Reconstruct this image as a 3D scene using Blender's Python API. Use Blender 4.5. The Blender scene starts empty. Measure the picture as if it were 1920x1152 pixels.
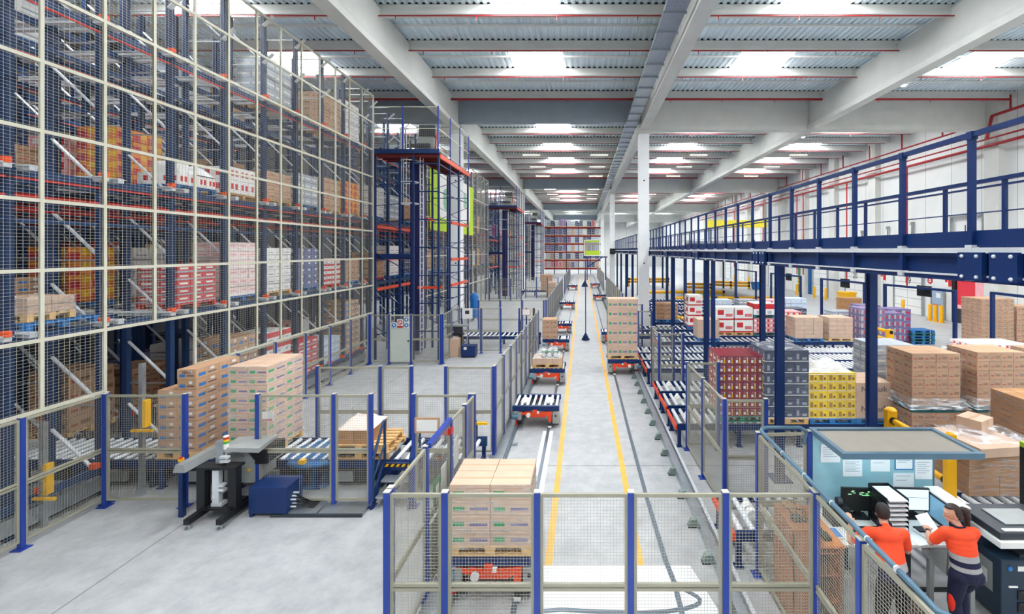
import bpy, math, random
from mathutils import Vector, Matrix
random.seed(7)
S = bpy.context.scene
COL = S.collection
# ---------------------------------------------------------------- camera
cam_d = bpy.data.cameras.new('camera')
cam = bpy.data.objects.new('camera', cam_d); COL.objects.link(cam)
cam.location = (0, 0, 5.0)
cam.rotation_euler = (math.radians(90), 0, 0)
cam_d.sensor_width = 36.0
cam_d.lens = 840 / 1920 * 36.0
cam_d.shift_x = -133 / 1920
cam_d.shift_y = -106 / 1920
cam_d.clip_end = 400
S.camera = cam
# ---------------------------------------------------------------- light
S.view_settings.view_transform = 'Standard'
S.view_settings.look = 'None'
S.view_settings.gamma = 1.0
S.view_settings.use_curve_mapping = False
S.view_settings.exposure = 0.5
W = bpy.data.worlds.new('world'); S.world = W
W.use_nodes = True
W.node_tree.nodes['Background'].inputs[0].default_value = (0.97, 0.98, 1.0, 1)
W.node_tree.nodes['Background'].inputs[1].default_value = 0.42
SKY_L = 18.5      # daylight through the roof lights
LAMP_L = 9.0      # fluorescent tubes

# ---------------------------------------------------------------- materials
def lin(c):
    out = []
    for v in c:
        v = v / 255.0
        out.append(v / 12.92 if v <= 0.04045 else ((v + 0.055) / 1.055) ** 2.4)
    return (*out, 1.0)
MC = {}
def M(name, rgb=(128, 128, 128), rough=0.5, metal=0.0, var=0.08, scale=6.0, rnd=0.0, bump=0.0, spec=0.4):
    """procedural principled material: colour wandering a little with noise, plus per-object variation"""
    if name in MC: return MC[name]
    m = bpy.data.materials.new(name); m.use_nodes = True
    t = m.node_tree; b = t.nodes['Principled BSDF']
    b.inputs['Roughness'].default_value = rough
    b.inputs['Metallic'].default_value = metal
    b.inputs['Specular IOR Level'].default_value = spec
    c = lin(rgb)
    tc = t.nodes.new('ShaderNodeTexCoord')
    n = t.nodes.new('ShaderNodeTexNoise'); n.inputs['Scale'].default_value = scale; n.inputs['Detail'].default_value = 4
    t.links.new(tc.outputs['Object'], n.inputs['Vector'])
    mr = t.nodes.new('ShaderNodeMapRange')
    mr.inputs[1].default_value = .3; mr.inputs[2].default_value = .7
    mr.inputs[3].default_value = 1 - var; mr.inputs[4].default_value = 1 + var
    t.links.new(n.outputs['Fac'], mr.inputs[0])
    hs = t.nodes.new('ShaderNodeHueSaturation'); hs.inputs['Color'].default_value = c
    val = mr.outputs[0]
    if rnd:
        oi = t.nodes.new('ShaderNodeObjectInfo')
        r2 = t.nodes.new('ShaderNodeMapRange'); r2.inputs[3].default_value = 1 - rnd; r2.inputs[4].default_value = 1 + rnd
        t.links.new(oi.outputs['Random'], r2.inputs[0])
        mu = t.nodes.new('ShaderNodeMath'); mu.operation = 'MULTIPLY'
        t.links.new(mr.outputs[0], mu.inputs[0]); t.links.new(r2.outputs[0], mu.inputs[1]); val = mu.outputs[0]
    t.links.new(val, hs.inputs['Value'])
    t.links.new(hs.outputs[0], b.inputs['Base Color'])
    if bump:
        bp = t.nodes.new('ShaderNodeBump'); bp.inputs['Strength'].default_value = bump; bp.inputs['Distance'].default_value = .02
        t.links.new(n.outputs['Fac'], bp.inputs['Height']); t.links.new(bp.outputs[0], b.inputs['Normal'])
    MC[name] = m
    return m
def EM(name, rgb, strength, base=(240, 240, 240)):
    if name in MC: return MC[name]
    m = M(name, base, .4, 0, .02)
    b = m.node_tree.nodes['Principled BSDF']
    b.inputs['Emission Color'].default_value = lin(rgb)
    b.inputs['Emission Strength'].default_value = strength
    return m
def film_mat(name, cover=.16, tint=(235, 240, 245)):
    if name in MC: return MC[name]
    m = bpy.data.materials.new(name); m.use_nodes = True
    t = m.node_tree; t.nodes.remove(t.nodes['Principled BSDF'])
    out = t.nodes['Material Output']
    tr = t.nodes.new('ShaderNodeBsdfTransparent')
    gl = t.nodes.new('ShaderNodeBsdfPrincipled'); gl.inputs['Base Color'].default_value = lin(tint); gl.inputs['Roughness'].default_value = .22
    tc = t.nodes.new('ShaderNodeTexCoord'); mp = t.nodes.new('ShaderNodeMapping'); mp.inputs['Scale'].default_value = (2, 2, 14)
    mp.inputs['Rotation'].default_value = (.06, .05, 0)
    n = t.nodes.new('ShaderNodeTexNoise'); n.inputs['Scale'].default_value = 2.2; n.inputs['Detail'].default_value = 5
    t.links.new(tc.outputs['Object'], mp.inputs[0]); t.links.new(mp.outputs[0], n.inputs['Vector'])
    mr = t.nodes.new('ShaderNodeMapRange'); mr.inputs[1].default_value = .45; mr.inputs[2].default_value = .75
    mr.inputs[3].default_value = min(1, cover * .35); mr.inputs[4].default_value = min(1, cover * 2.6)
    t.links.new(n.outputs['Fac'], mr.inputs[0])
    bp = t.nodes.new('ShaderNodeBump'); bp.inputs['Strength'].default_value = .6; bp.inputs['Distance'].default_value = .03
    t.links.new(n.outputs['Fac'], bp.inputs['Height']); t.links.new(bp.outputs[0], gl.inputs['Normal'])
    mx = t.nodes.new('ShaderNodeMixShader')
    t.links.new(mr.outputs[0], mx.inputs[0]); t.links.new(tr.outputs[0], mx.inputs[1]); t.links.new(gl.outputs[0], mx.inputs[2])
    t.links.new(mx.outputs[0], out.inputs['Surface'])
    MC[name] = m
    return m
def floor_mat():
    m = M('polished_concrete', (180, 182, 183), .4, 0, .07, .45, spec=.35)
    t = m.node_tree; b = t.nodes['Principled BSDF']
    src = b.inputs['Base Color'].links[0].from_socket
    tc = t.nodes.new('ShaderNodeTexCoord')
    n = t.nodes.new('ShaderNodeTexNoise'); n.inputs['Scale'].default_value = 2.6; n.inputs['Detail'].default_value = 8; n.inputs['Roughness'].default_value = .7
    t.links.new(tc.outputs['Object'], n.inputs['Vector'])
    cr = t.nodes.new('ShaderNodeValToRGB')
    cr.color_ramp.elements[0].position = .34; cr.color_ramp.elements[0].color = (.74, .75, .76, 1)
    cr.color_ramp.elements[1].position = .62; cr.color_ramp.elements[1].color = (1, 1, 1, 1)
    t.links.new(n.outputs['Fac'], cr.inputs[0])
    mx = t.nodes.new('ShaderNodeMix'); mx.data_type = 'RGBA'; mx.blend_type = 'MULTIPLY'; mx.inputs[0].default_value = 1
    t.links.new(src, mx.inputs[6]); t.links.new(cr.outputs[0], mx.inputs[7])
    br = t.nodes.new('ShaderNodeTexBrick'); br.offset = 0; br.inputs['Scale'].default_value = 1
    br.inputs['Brick Width'].default_value = 9.6; br.inputs['Row Height'].default_value = 5.3; br.inputs['Mortar Size'].default_value = .012
    br.inputs['Color1'].default_value = (1, 1, 1, 1); br.inputs['Color2'].default_value = (.97, .97, .96, 1); br.inputs['Mortar'].default_value = (.45, .45, .44, 1)
    mpg = t.nodes.new('ShaderNodeMapping'); mpg.inputs['Location'].default_value = (7.3, -10.4 + 53, 0)
    t.links.new(tc.outputs['Object'], mpg.inputs[0]); t.links.new(mpg.outputs[0], br.inputs['Vector'])
    m2 = t.nodes.new('ShaderNodeMix'); m2.data_type = 'RGBA'; m2.blend_type = 'MULTIPLY'; m2.inputs[0].default_value = 1
    t.links.new(mx.outputs[2], m2.inputs[6]); t.links.new(br.outputs['Color'], m2.inputs[7])
    t.links.new(m2.outputs[2], b.inputs['Base Color'])
    r = t.nodes.new('ShaderNodeMapRange'); r.inputs[3].default_value = .32; r.inputs[4].default_value = .6
    t.links.new(n.outputs['Fac'], r.inputs[0]); t.links.new(r.outputs[0], b.inputs['Roughness'])
    return m
def upright_mat():
    """blue rack steel with the punched rows of holes"""
    m = M('rack_upright_steel', (26, 54, 94), .4, .1, .06)
    t = m.node_tree; b = t.nodes['Principled BSDF']
    src = b.inputs['Base Color'].links[0].from_socket
    tc = t.nodes.new('ShaderNodeTexCoord')
    br = t.nodes.new('ShaderNodeTexBrick'); br.offset = .5; br.inputs['Scale'].default_value = 1
    mp = t.nodes.new('ShaderNodeMapping'); mp.inputs['Rotation'].default_value = (math.pi / 2, 0, 0)
    v = t.nodes.new('ShaderNodeTexVoronoi'); v.inputs['Scale'].default_value = 24; v.inputs['Randomness'].default_value = 0
    t.links.new(tc.outputs['Object'], v.inputs['Vector'])
    lt = t.nodes.new('ShaderNodeMath'); lt.operation = 'LESS_THAN'; lt.inputs[1].default_value = .2
    t.links.new(v.outputs['Distance'], lt.inputs[0])
    mx = t.nodes.new('ShaderNodeMix'); mx.data_type = 'RGBA'; mx.inputs[7].default_value = lin((10, 14, 26))
    t.nodes.remove(br); t.nodes.remove(mp)
    t.links.new(lt.outputs[0], mx.inputs[0]); t.links.new(src, mx.inputs[6])
    t.links.new(mx.outputs[2], b.inputs['Base Color'])
    return m

NAVY = M('navy_steel', (16, 46, 98), .38, .1, .05)
RACK = M('rack_blue', (28, 62, 104), .4, .1, .06)
UPR = upright_mat()
POST = M('fence_post_blue', (38, 66, 152), .38, .05, .04)
FRM = M('fence_frame_grey', (158, 156, 138), .45, .1, .04)
WIREN = M('fence_wire_grey', (172, 170, 156), .45, .2, .03)
CREAM = M('cream_frame', (206, 204, 186), .45, .1, .04)
WIRE = M('grey_wire', (186, 184, 168), .45, .25, .03)
GALV = M('galvanised_steel', (172, 180, 186), .34, .75, .10, 9)
GALVL = M('light_galvanised', (212, 217, 221), .4, .2, .06, 8)
ROLL = M('zinc_roller', (224, 229, 232), .35, .15, .04, 8)
RAILM = M('rail_steel', (100, 112, 124), .35, .4, .06, 8)
PIPER = M('sprinkler_red', (158, 30, 36), .4, .05, .05)
RED = M('red_paint', (196, 42, 38), .4, .05, .05)
ORANGE = M('orange_paint', (232, 74, 34), .4, .05, .05)
YEL = M('yellow_paint', (244, 186, 24), .45, 0, .05)
YBAR = M('yellow_barrier', (242, 178, 18), .38, 0, .04)
COLM = M('painted_column', (240, 242, 242), .6, 0, .03, 1.2)
CONC = M('precast_concrete', (212, 213, 208), .7, 0, .05, 1.2)
CONCD = M('grey_cladding', (150, 162, 172), .6, 0, .05, 1.2)
WALLM = M('white_wall_panel', (224, 226, 224), .55, 0, .03, .8)
DECK = M('roof_sheet', (224, 240, 248), .45, .08, .05, 2)
CARD = M('cardboard', (192, 154, 122), .75, 0, .07, 4, .07)
CARDL = M('pale_cardboard', (206, 176, 152), .75, 0, .06, 4, .06)
CARDD = M('brown_cardboard', (178, 132, 88), .75, 0, .08, 4, .08)
TAPE = M('packing_tape', (192, 154, 120), .45, 0, .04)
INK = M('printed_ink', (92, 84, 92), .7, 0, .1)
BLUEP = M('blue_print', (44, 124, 196), .6, 0, .05)
GREENP = M('green_print', (44, 158, 98), .6, 0, .05)
REDP = M('red_print', (206, 46, 52), .55, 0, .06)
MAROON = M('maroon_print', (142, 38, 54), .5, 0, .08, 8, .05)
SLATE = M('slate_carton', (66, 76, 98), .55, 0, .08, 8, .06)
YELC = M('yellow_carton', (238, 204, 36), .5, 0, .08, 8, .05)
PINK = M('pink_carton', (236, 170, 172), .5, 0, .08, 8, .08)
PURP = M('purple_carton', (120, 108, 150), .5, 0, .08, 8, .08)
SILV = M('silver_pack', (176, 184, 194), .35, .2, .12, 10, .1)
WHITE = M('white_print', (238, 236, 232), .5, 0, .03)
WPL = M('white_plastic', (232, 232, 228), .4, 0, .03)
WOOD = M('pallet_wood', (220, 180, 122), .7, 0, .12, 9, .08)
PBLUE = M('blue_pallet_paint', (44, 118, 182), .55, 0, .1, 8)
PTEAL = M('teal_pallet_paint', (42, 110, 118), .55, 0, .1, 8)
PRED = M('red_pallet_paint', (204, 44, 40), .55, 0, .1, 8)
PGRN = M('green_pallet_paint', (40, 130, 96), .55, 0, .1, 8)
BLACK = M('black_plastic', (26, 28, 32), .4, 0, .05)
DGREY = M('dark_grey_steel', (58, 62, 70), .4, .2, .06)
MGREY = M('machine_grey', (158, 162, 160), .4, .3, .05)
GREYP = M('pale_grey_panel', (196, 204, 196), .45, 0, .03)
LIME = M('lime_banner', (178, 208, 44), .6, 0, .04)
FILM = film_mat('stretch_film', .09)
FILMH = film_mat('heavy_stretch_film', .17)
CLEAR = film_mat('clear_sheet', .06)
FLOORM = floor_mat()
SKYP = EM('skylight_panel', (250, 252, 255), SKY_L)
TUBE = EM('lamp_tube', (255, 246, 214), LAMP_L)

# ---------------------------------------------------------------- mesh builder
class B:
    def __init__(s): s.v = []; s.f = []; s.m = []; s.mats = []; s.sm = []
    def mi(s, m):
        if m not in s.mats: s.mats.append(m)
        return s.mats.index(m)
    def add(s, vs, fs, m, smooth=False):
        o = len(s.v); s.v += [tuple(v) for v in vs]; k = s.mi(m)
        for f in fs: s.f.append(tuple(i + o for i in f)); s.m.append(k); s.sm.append(smooth)
        return s
    def box(s, x0, y0, z0, x1, y1, z1, m):
        v = [(x0, y0, z0), (x1, y0, z0), (x1, y1, z0), (x0, y1, z0), (x0, y0, z1), (x1, y0, z1), (x1, y1, z1), (x0, y1, z1)]
        return s.add(v, [(0, 3, 2, 1), (4, 5, 6, 7), (0, 1, 5, 4), (1, 2, 6, 5), (2, 3, 7, 6), (3, 0, 4, 7)], m)
    def cb(s, cx, cy, z0, sx, sy, h, m): return s.box(cx - sx / 2, cy - sy / 2, z0, cx + sx / 2, cy + sy / 2, z0 + h, m)
    def bar(s, p, q, w, h, m, up=(0, 0, 1)):
        p = Vector(p); q = Vector(q); d = (q - p).normalized(); u = Vector(up)
        if abs(d.dot(u)) > .98: u = Vector((0, 1, 0))
        r = d.cross(u).normalized() * (w / 2); u = r.cross(d).normalized() * (h / 2)
        v = [p - r - u, p + r - u, p + r + u, p - r + u, q - r - u, q + r - u, q + r + u, q - r + u]
        return s.add(v, [(0, 1, 2, 3), (7, 6, 5, 4), (0, 4, 5, 1), (1, 5, 6, 2), (2, 6, 7, 3), (3, 7, 4, 0)], m)
    def tube(s, p, q, r, m, n=8, r2=None, caps=True):
        p = Vector(p); q = Vector(q); d = (q - p).normalized()
        a = Vector((0, 0, 1)) if abs(d.z) < .9 else Vector((1, 0, 0))
        u = d.cross(a).normalized(); w = d.cross(u); r2 = r if r2 is None else r2
        v = []
        for c, rr in ((p, r), (q, r2)):
            for i in range(n):
                t = 2 * math.pi * i / n; v.append(c + (u * math.cos(t) + w * math.sin(t)) * rr)
        f = [(i, (i + 1) % n, n + (i + 1) % n, n + i) for i in range(n)]
        s.add(v, f, m, n > 5)
        if caps: s.add(v, [tuple(range(n - 1, -1, -1)), tuple(range(n, 2 * n))], m)
        return s
    def path(s, pts, r, m, n=8):
        for a, b in zip(pts, pts[1:]): s.tube(a, b, r, m, n)
        for c in pts[1:-1]: s.ell(c, (r, r, r), m, n, 4)
        return s
    def ell(s, c, r, m, n=12, k=8, M4=None):
        v = []; f = []
        for j in range(k + 1):
            a = math.pi * j / k
            for i in range(n):
                t = 2 * math.pi * i / n
                p = Vector((r[0] * math.sin(a) * math.cos(t), r[1] * math.sin(a) * math.sin(t), r[2] * math.cos(a)))
                if M4: p = M4 @ p
                v.append(Vector(c) + p)
        for j in range(k):
            for i in range(n):
                f.append((j * n + i, (j + 1) * n + i, (j + 1) * n + (i + 1) % n, j * n + (i + 1) % n))
        return s.add(v, f, m, True)
    def lathe(s, prof, cx, cy, m, n=20):
        v = []; f = []
        for r, z in prof:
            for i in range(n):
                t = 2 * math.pi * i / n; v.append((cx + r * math.cos(t), cy + r * math.sin(t), z))
        for j in range(len(prof) - 1):
            for i in range(n): f.append((j * n + i, j * n + (i + 1) % n, (j + 1) * n + (i + 1) % n, (j + 1) * n + i))
        return s.add(v, f, m, True)
    def prism(s, poly, axis, a, b, m):
        n = len(poly)
        def mk(p, t): return {'x': (t, p[0], p[1]), 'y': (p[0], t, p[1]), 'z': (p[0], p[1], t)}[axis]
        v = [mk(p, a) for p in poly] + [mk(p, b) for p in poly]
        f = [(i, (i + 1) % n, n + (i + 1) % n, n + i) for i in range(n)] + [tuple(range(n - 1, -1, -1)), tuple(range(n, 2 * n))]
        return s.add(v, f, m)
    def grid(s, x0, x1, z0, z1, cx, cz, t, m, y=0.0):
        """welded wire mesh in a local XZ plane"""
        h = t / 2
        nx = max(1, round((x1 - x0) / cx)); nz = max(1, round((z1 - z0) / cz))
        for i in range(1, nx):
            x = x0 + (x1 - x0) * i / nx
            s.add([(x - h, y - h, z0), (x + h, y - h, z0), (x + h, y + h, z0), (x - h, y + h, z0), (x - h, y - h, z1), (x + h, y - h, z1), (x + h, y + h, z1), (x - h, y + h, z1)],
                  [(0, 1, 5, 4), (1, 2, 6, 5), (2, 3, 7, 6), (3, 0, 4, 7)], m)
        for j in range(1, nz):
            z = z0 + (z1 - z0) * j / nz
            s.add([(x0, y - h, z - h), (x0, y + h, z - h), (x0, y + h, z + h), (x0, y - h, z + h), (x1, y - h, z - h), (x1, y + h, z - h), (x1, y + h, z + h), (x1, y - h, z + h)],
                  [(0, 4, 5, 1), (1, 5, 6, 2), (2, 6, 7, 3), (3, 7, 4, 0)], m)
        return s
    def ribbon(s, pts, w, z, h, m):
        n = len(pts); v = []
        for i in range(n):
            a = Vector(pts[max(0, i - 1)]); c = Vector(pts[min(n - 1, i + 1)]); d = (c - a).normalized(); p = Vector(pts[i]); q = Vector((-d.y, d.x)) * (w / 2)
            for e in (p - q, p + q): v += [(e.x, e.y, z), (e.x, e.y, z + h)]
        f = []
        for i in range(n - 1):
            a, c = 4 * i, 4 * i + 4
            f += [(a + 1, a + 3, c + 3, c + 1), (a, c, c + 2, a + 2), (a, a + 1, c + 1, c), (a + 2, c + 2, c + 3, a + 3)]
        return s.add(v, f, m)
    def mesh(s, name):
        me = bpy.data.meshes.new(name); me.from_pydata(s.v, [], s.f)
        for m in s.mats: me.materials.append(m)
        me.polygons.foreach_set('material_index', s.m)
        me.polygons.foreach_set('use_smooth', s.sm)
        me.update(); return me
    def done(s, name, parent=None, loc=None, rz=0, bevel=0):
        o = link(name, s.mesh(name), parent, loc, rz)
        if bevel:
            b = o.modifiers.new('bevel', 'BEVEL'); b.width = bevel; b.segments = 2; b.limit_method = 'ANGLE'
        return o
def link(name, data, parent=None, loc=None, rz=0):
    o = bpy.data.objects.new(name, data); COL.objects.link(o)
    if parent: o.parent = parent
    if loc: o.location = loc
    if rz: o.rotation_euler = (0, 0, rz)
    return o
def tag(o, label, cat, group=None):
    o['label'] = label; o['category'] = cat
    if group: o['group'] = group
    return o
def thing(name, label, cat, loc=(0, 0, 0), rz=0, group=None):
    return tag(link(name, None, None, loc, rz), label, cat, group)
def struct(o): o['kind'] = 'structure'; return o
def dup(o, loc=None, label=None, parent=None, rz=None):
    c = o.copy(); COL.objects.link(c)
    if parent: c.parent = parent
    for ch in list(o.children): dup(ch, parent=c)
    if loc is not None: c.location = loc
    if rz is not None: c.rotation_euler = (0, 0, rz)
    if label: c['label'] = label
    return c
def text(name, body, size, loc, rot, m, parent=None, ext=.002):
    cu = bpy.data.curves.new(name, 'FONT'); cu.body = body; cu.size = size; cu.extrude = ext
    cu.align_x = 'CENTER'; cu.align_y = 'CENTER'; cu.materials.append(m)
    o = bpy.data.objects.new(name, cu); COL.objects.link(o); o.location = loc; o.rotation_euler = rot
    me = bpy.data.meshes.new_from_object(o); o2 = link(name, me, parent, loc); o2.rotation_euler = rot
    bpy.data.objects.remove(o); bpy.data.curves.remove(cu)
    return o2
NTH = ['first', 'second', 'third', 'fourth', 'fifth', 'sixth', 'seventh', 'eighth', 'ninth', 'tenth', 'eleventh', 'twelfth', 'thirteenth', 'fourteenth', 'fifteenth', 'sixteenth',
       'seventeenth', 'eighteenth', 'nineteenth', 'twentieth', 'twenty-first', 'twenty-second', 'twenty-third', 'twenty-fourth', 'twenty-fifth', 'twenty-sixth', 'twenty-seventh', 'twenty-eighth', 'twenty-ninth', 'thirtieth']
PI = math.pi
# ================================================================ setting
def panel_mat(name, rgb, w, h):
    m = M(name, rgb, .55, 0, .03, .8)
    t = m.node_tree; b = t.nodes['Principled BSDF']
    src = b.inputs['Base Color'].links[0].from_socket
    tc = t.nodes.new('ShaderNodeTexCoord'); sx = t.nodes.new('ShaderNodeSeparateXYZ'); cx = t.nodes.new('ShaderNodeCombineXYZ')
    t.links.new(tc.outputs['Object'], sx.inputs[0])
    ad = t.nodes.new('ShaderNodeMath'); ad.operation = 'ADD'
    t.links.new(sx.outputs[0], ad.inputs[0]); t.links.new(sx.outputs[1], ad.inputs[1])
    t.links.new(ad.outputs[0], cx.inputs[0]); t.links.new(sx.outputs[2], cx.inputs[1])
    br = t.nodes.new('ShaderNodeTexBrick'); br.offset = 0; br.inputs['Scale'].default_value = 1
    br.inputs['Brick Width'].default_value = w; br.inputs['Row Height'].default_value = h; br.inputs['Mortar Size'].default_value = .03
    br.inputs['Color1'].default_value = (1, 1, 1, 1); br.inputs['Color2'].default_value = (.97, .97, .97, 1); br.inputs['Mortar'].default_value = (.62, .62, .62, 1)
    t.links.new(cx.outputs[0], br.inputs['Vector'])
    m2 = t.nodes.new('ShaderNodeMix'); m2.data_type = 'RGBA'; m2.blend_type = 'MULTIPLY'; m2.inputs[0].default_value = 1
    t.links.new(src, m2.inputs[6]); t.links.new(br.outputs['Color'], m2.inputs[7]); t.links.new(m2.outputs[2], b.inputs['Base Color'])
    return m
WPAN = panel_mat('white_wall_cladding', (226, 228, 226), 2.4, 40)
DOORM = panel_mat('white_sectional_door', (228, 230, 228), 40, .62)
X0, X1, Y0, Y1, ZR = -20.6, 26.0, -12.0, 151.0, 14.6
struct(B().box(X0, Y0, -.2, X1 + .3, Y1, 0, FLOORM).done('floor'))
struct(B().box(X1, Y0, 0, X1 + .3, Y1, ZR + .3, WPAN).done('wall_right'))
struct(B().box(X0 - .3, Y0, -.2, X0, Y1, ZR + .3, panel_mat('rack_shade_wall_grey', (58, 60, 66), 2.4, 40)).done('wall_left'))  # wall coloured dark to stand in for the shade deep in the racks
struct(B().box(X0 - .3, Y1, -.2, X1 + .3, Y1 + .3, ZR + .3, WPAN).done('wall_back'))
BEAMS = [28.5, 58.8, 89.0, 119.0]
PUR = [-9.5 + 3 * i for i in range(11)] + [23.6, 27.0] + [31.7] + [35 + 3 * i for i in range(8)] + [62 + 3 * i for i in range(9)] + [92 + 3 * i for i in range(9)] + [122 + 3 * i for i in range(10)]
SKYX = [-14.4, -2.3, 9.0, 20.2]
SKYROWS = [(-9.5, -6.5), (-3.5, -.5), (2.5, 5.5), (8.5, 11.5), (14.5, 17.5), (20.5, 23.6), (31.7, 35), (38, 41), (44, 47), (50, 53), (62, 65), (68, 71), (74, 77), (80, 83), (92, 95), (98, 101), (104, 107), (110, 113), (122, 125), (128, 131), (134, 137), (140, 143)]
# roof sheet: trapezoid ribs along the hall, holes where the rooflights sit
def deck(b, xa, xb, ya, yb):
    n = max(1, round((xb - xa) / .28)); p = (xb - xa) / n; pts = []
    for i in range(n):
        x = xa + i * p
        pts += [(x, 0), (x + p * .45, 0), (x + p * .58, .07), (x + p * .87, .07)]
    pts.append((xb, 0)); v = []; f = []
    for x, z in pts: v += [(x, ya, ZR + z), (x, yb, ZR + z)]
    for i in range(len(pts) - 1): f.append((2 * i, 2 * i + 1, 2 * i + 3, 2 * i + 2))
    b.add(v, f, DECK)
rb = B(); edges = [Y0] + PUR + [Y1]
for a, c in zip(edges, edges[1:]):
    if any(abs(a - r[0]) < .1 for r in SKYROWS):
        xs = [X0] + [k for x in SKYX for k in (x - 1.3, x + 1.3)] + [X1]
        for i in range(0, len(xs), 2): deck(rb, xs[i], xs[i + 1], a, c)
    else: deck(rb, X0, X1, a, c)
struct(rb.done('ceiling'))
struct(B().box(X0, Y0, ZR + .28, X1, Y1, ZR + .4, DGREY).done('ceiling_slab'))
for j, (a, c) in enumerate(SKYROWS):
    for i, x in enumerate(SKYX):
        sk = B().box(x - 1.3, a + .1, ZR + .02, x + 1.3, c - .1, ZR + .06, SKYP).done('window_%d' % (j * 4 + i + 1))
        struct(sk)
for i, y in enumerate(PUR):
    b = B(); b.box(X0, y - .09, 14.28, X1, y + .09, 14.58, CONC); b.box(X0, y - .17, 14.16, X1, y + .17, 14.32, CONC)
    b.box(X0, y - .06, 14.58, X1, y + .06, 14.8, BLACK); struct(b.done('ceiling_purlin'))  # black strip added to stop light through the rib gaps, giving dark dashes
for y in [(a + c) / 2 for a, c in zip(PUR, PUR[1:]) if c - a < 3.5]:
    struct(B().box(X0, y - .04, 14.5, X1, y + .04, 14.585, WPL).done('ceiling_purlin_rail'))
for x in (-8.0, 3.85, 14.4):
    b = B()
    for a, c in [(Y0, 28.25), (28.75, 58.55), (59.05, 88.75), (89.25, 118.75), (119.25, Y1)]:
        b.prism([(x - .27, 12.6), (x + .27, 12.6), (x + .27, 12.86), (x + .14, 13.05), (x + .14, 14.4), (x - .14, 14.4), (x - .14, 13.05), (x - .27, 12.86)], 'y', a, c, CONC)
    struct(b.done('ceiling_girder'))
for y in BEAMS:
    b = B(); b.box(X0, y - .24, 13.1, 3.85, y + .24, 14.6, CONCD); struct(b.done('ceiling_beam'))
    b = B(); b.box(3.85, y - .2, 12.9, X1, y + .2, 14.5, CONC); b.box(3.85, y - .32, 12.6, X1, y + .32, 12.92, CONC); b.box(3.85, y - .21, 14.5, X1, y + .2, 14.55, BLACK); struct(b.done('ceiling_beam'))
    for x in (-8.0, 3.85):
        b = B(); b.box(x - .32, y - .32, 0, x + .32, y + .32, 12.75, COLM)
        b.box(x - .42, y - .36, 12.35, x + .42, y + .36, 12.62, CONC)
        for z in (4.2, 9.4): b.tube((x, y - .33, z), (x, y - .318, z), .05, DGREY, 10)
        struct(b.done('column'))
# pilasters on the right wall
for y in (28, 39.6, 46, 52, 58, 64, 70, 76, 84): struct(B().box(25.5, y - .5, 0, X1, y + .5, ZR, CONC).done('wall_right_pilaster'))
# painted floor: white apron, yellow walkway lines, white stripe under the left track
b = B(); b.box(-.72, 1.5, .001, 1.7, 7.1, .004, M('white_floor_paint', (236, 238, 240), .3, 0, .04, 2)); b.add([(1.7, 7.1, .004), (1.7, 4.2, .004), (2.3, 4.2, .004)], [(0, 1, 2)], MC['white_floor_paint'])
struct(b.done('floor_marking'))
YL = M('yellow_floor_paint', (230, 170, 70), .45, 0, .1, 3)
struct(B().box(-.61, 7.1, .001, -.49, 92, .005, YL).done('floor_marking_line'))
struct(B().box(.85, 7.1, .001, .97, 92, .005, YL).done('floor_marking_line'))
struct(B().box(-1.1, 7.0, .001, -.82, 12.4, .004, MC['white_floor_paint']).done('floor_marking_strip'))

# ---------------------------------------------------------------- services under the roof
g = 'sprinkler branch pipes under the roof'
rows = [y for y in PUR if 9 < y < 93]
for i, y in enumerate(rows):
    main = y in (27.0, 56, 86, 116)
    t = thing('sprinkler_pipe', ('thick' if main else 'thin') + ' red sprinkler pipe under the roof sheets, %s purlin row from the camera' % NTH[i], 'pipe', (0, y - .3, 14.02), 0, g)
    B().tube((X0, 0, 0), (25.4, 0, 0), .07 if main else .026, PIPER, 8).done('pipe_run', t)
    if y < 40:
        hb = B(); hb.tube((0, 0, .02), (0, 0, -.16), .018, RED, 6); hb.lathe([(.0, -.19), (.035, -.17), (.012, -.14)], 0, 0, MGREY, 8)
        hm = hb.mesh('sprinkler_head')
        for x in [-16.5 + 3.1 * k for k in range(14)]: link('sprinkler_head', hm, t, (x, 0, 0))
t = thing('cable_tray', 'long galvanised cable tray with ribs running beside the central roof girder', 'cable tray', (3.08, 0, 13.0))
B().box(-.33, -5, 0, .33, 97, .02, GALV).done('tray_base', t)
b = B(); b.box(-.36, -5, 0, -.33, 97, .16, GALV); b.box(.33, -5, 0, .36, 97, .16, GALV); b.done('side_rail', t)
hm = B().box(-.4, -.04, -.06, .4, .04, .0, GALV).mesh('support_bracket')
for k in range(64): link('support_bracket', hm, t, (0, 8 + 1.4 * k, 0))
b = B(); b.tube((.1, -5, .06), (.1, 97, .06), .05, BLACK, 6); b.tube((-.1, -5, .05), (-.1, 97, .05), .04, DGREY, 6); b.done('cable', t)
# fluorescent strips
lamp = thing('ceiling_light', 'x', 'light', (0, 0, 0), 0, 'fluorescent strip lights between the roof purlins')
B().box(-.85, -.09, 0, .85, .09, .07, WPL).done('housing', lamp); B().box(-.8, -.06, -.04, .8, .06, 0, TUBE).done('tube', lamp)
first = True
for j, y in enumerate((42.6, 48.6, 54.6, 66.5, 72.5, 78.5)):
    for i, x in enumerate((-4.9, 1.55, 11.0, 20.5)):
        lab = 'lit fluorescent strip in the %s row from the camera, %s from the left' % (NTH[j], NTH[i])
        if first: lamp.location = (x, y, 14.1); lamp['label'] = lab; first = False
        else: dup(lamp, (x, y, 14.1), lab)
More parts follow.
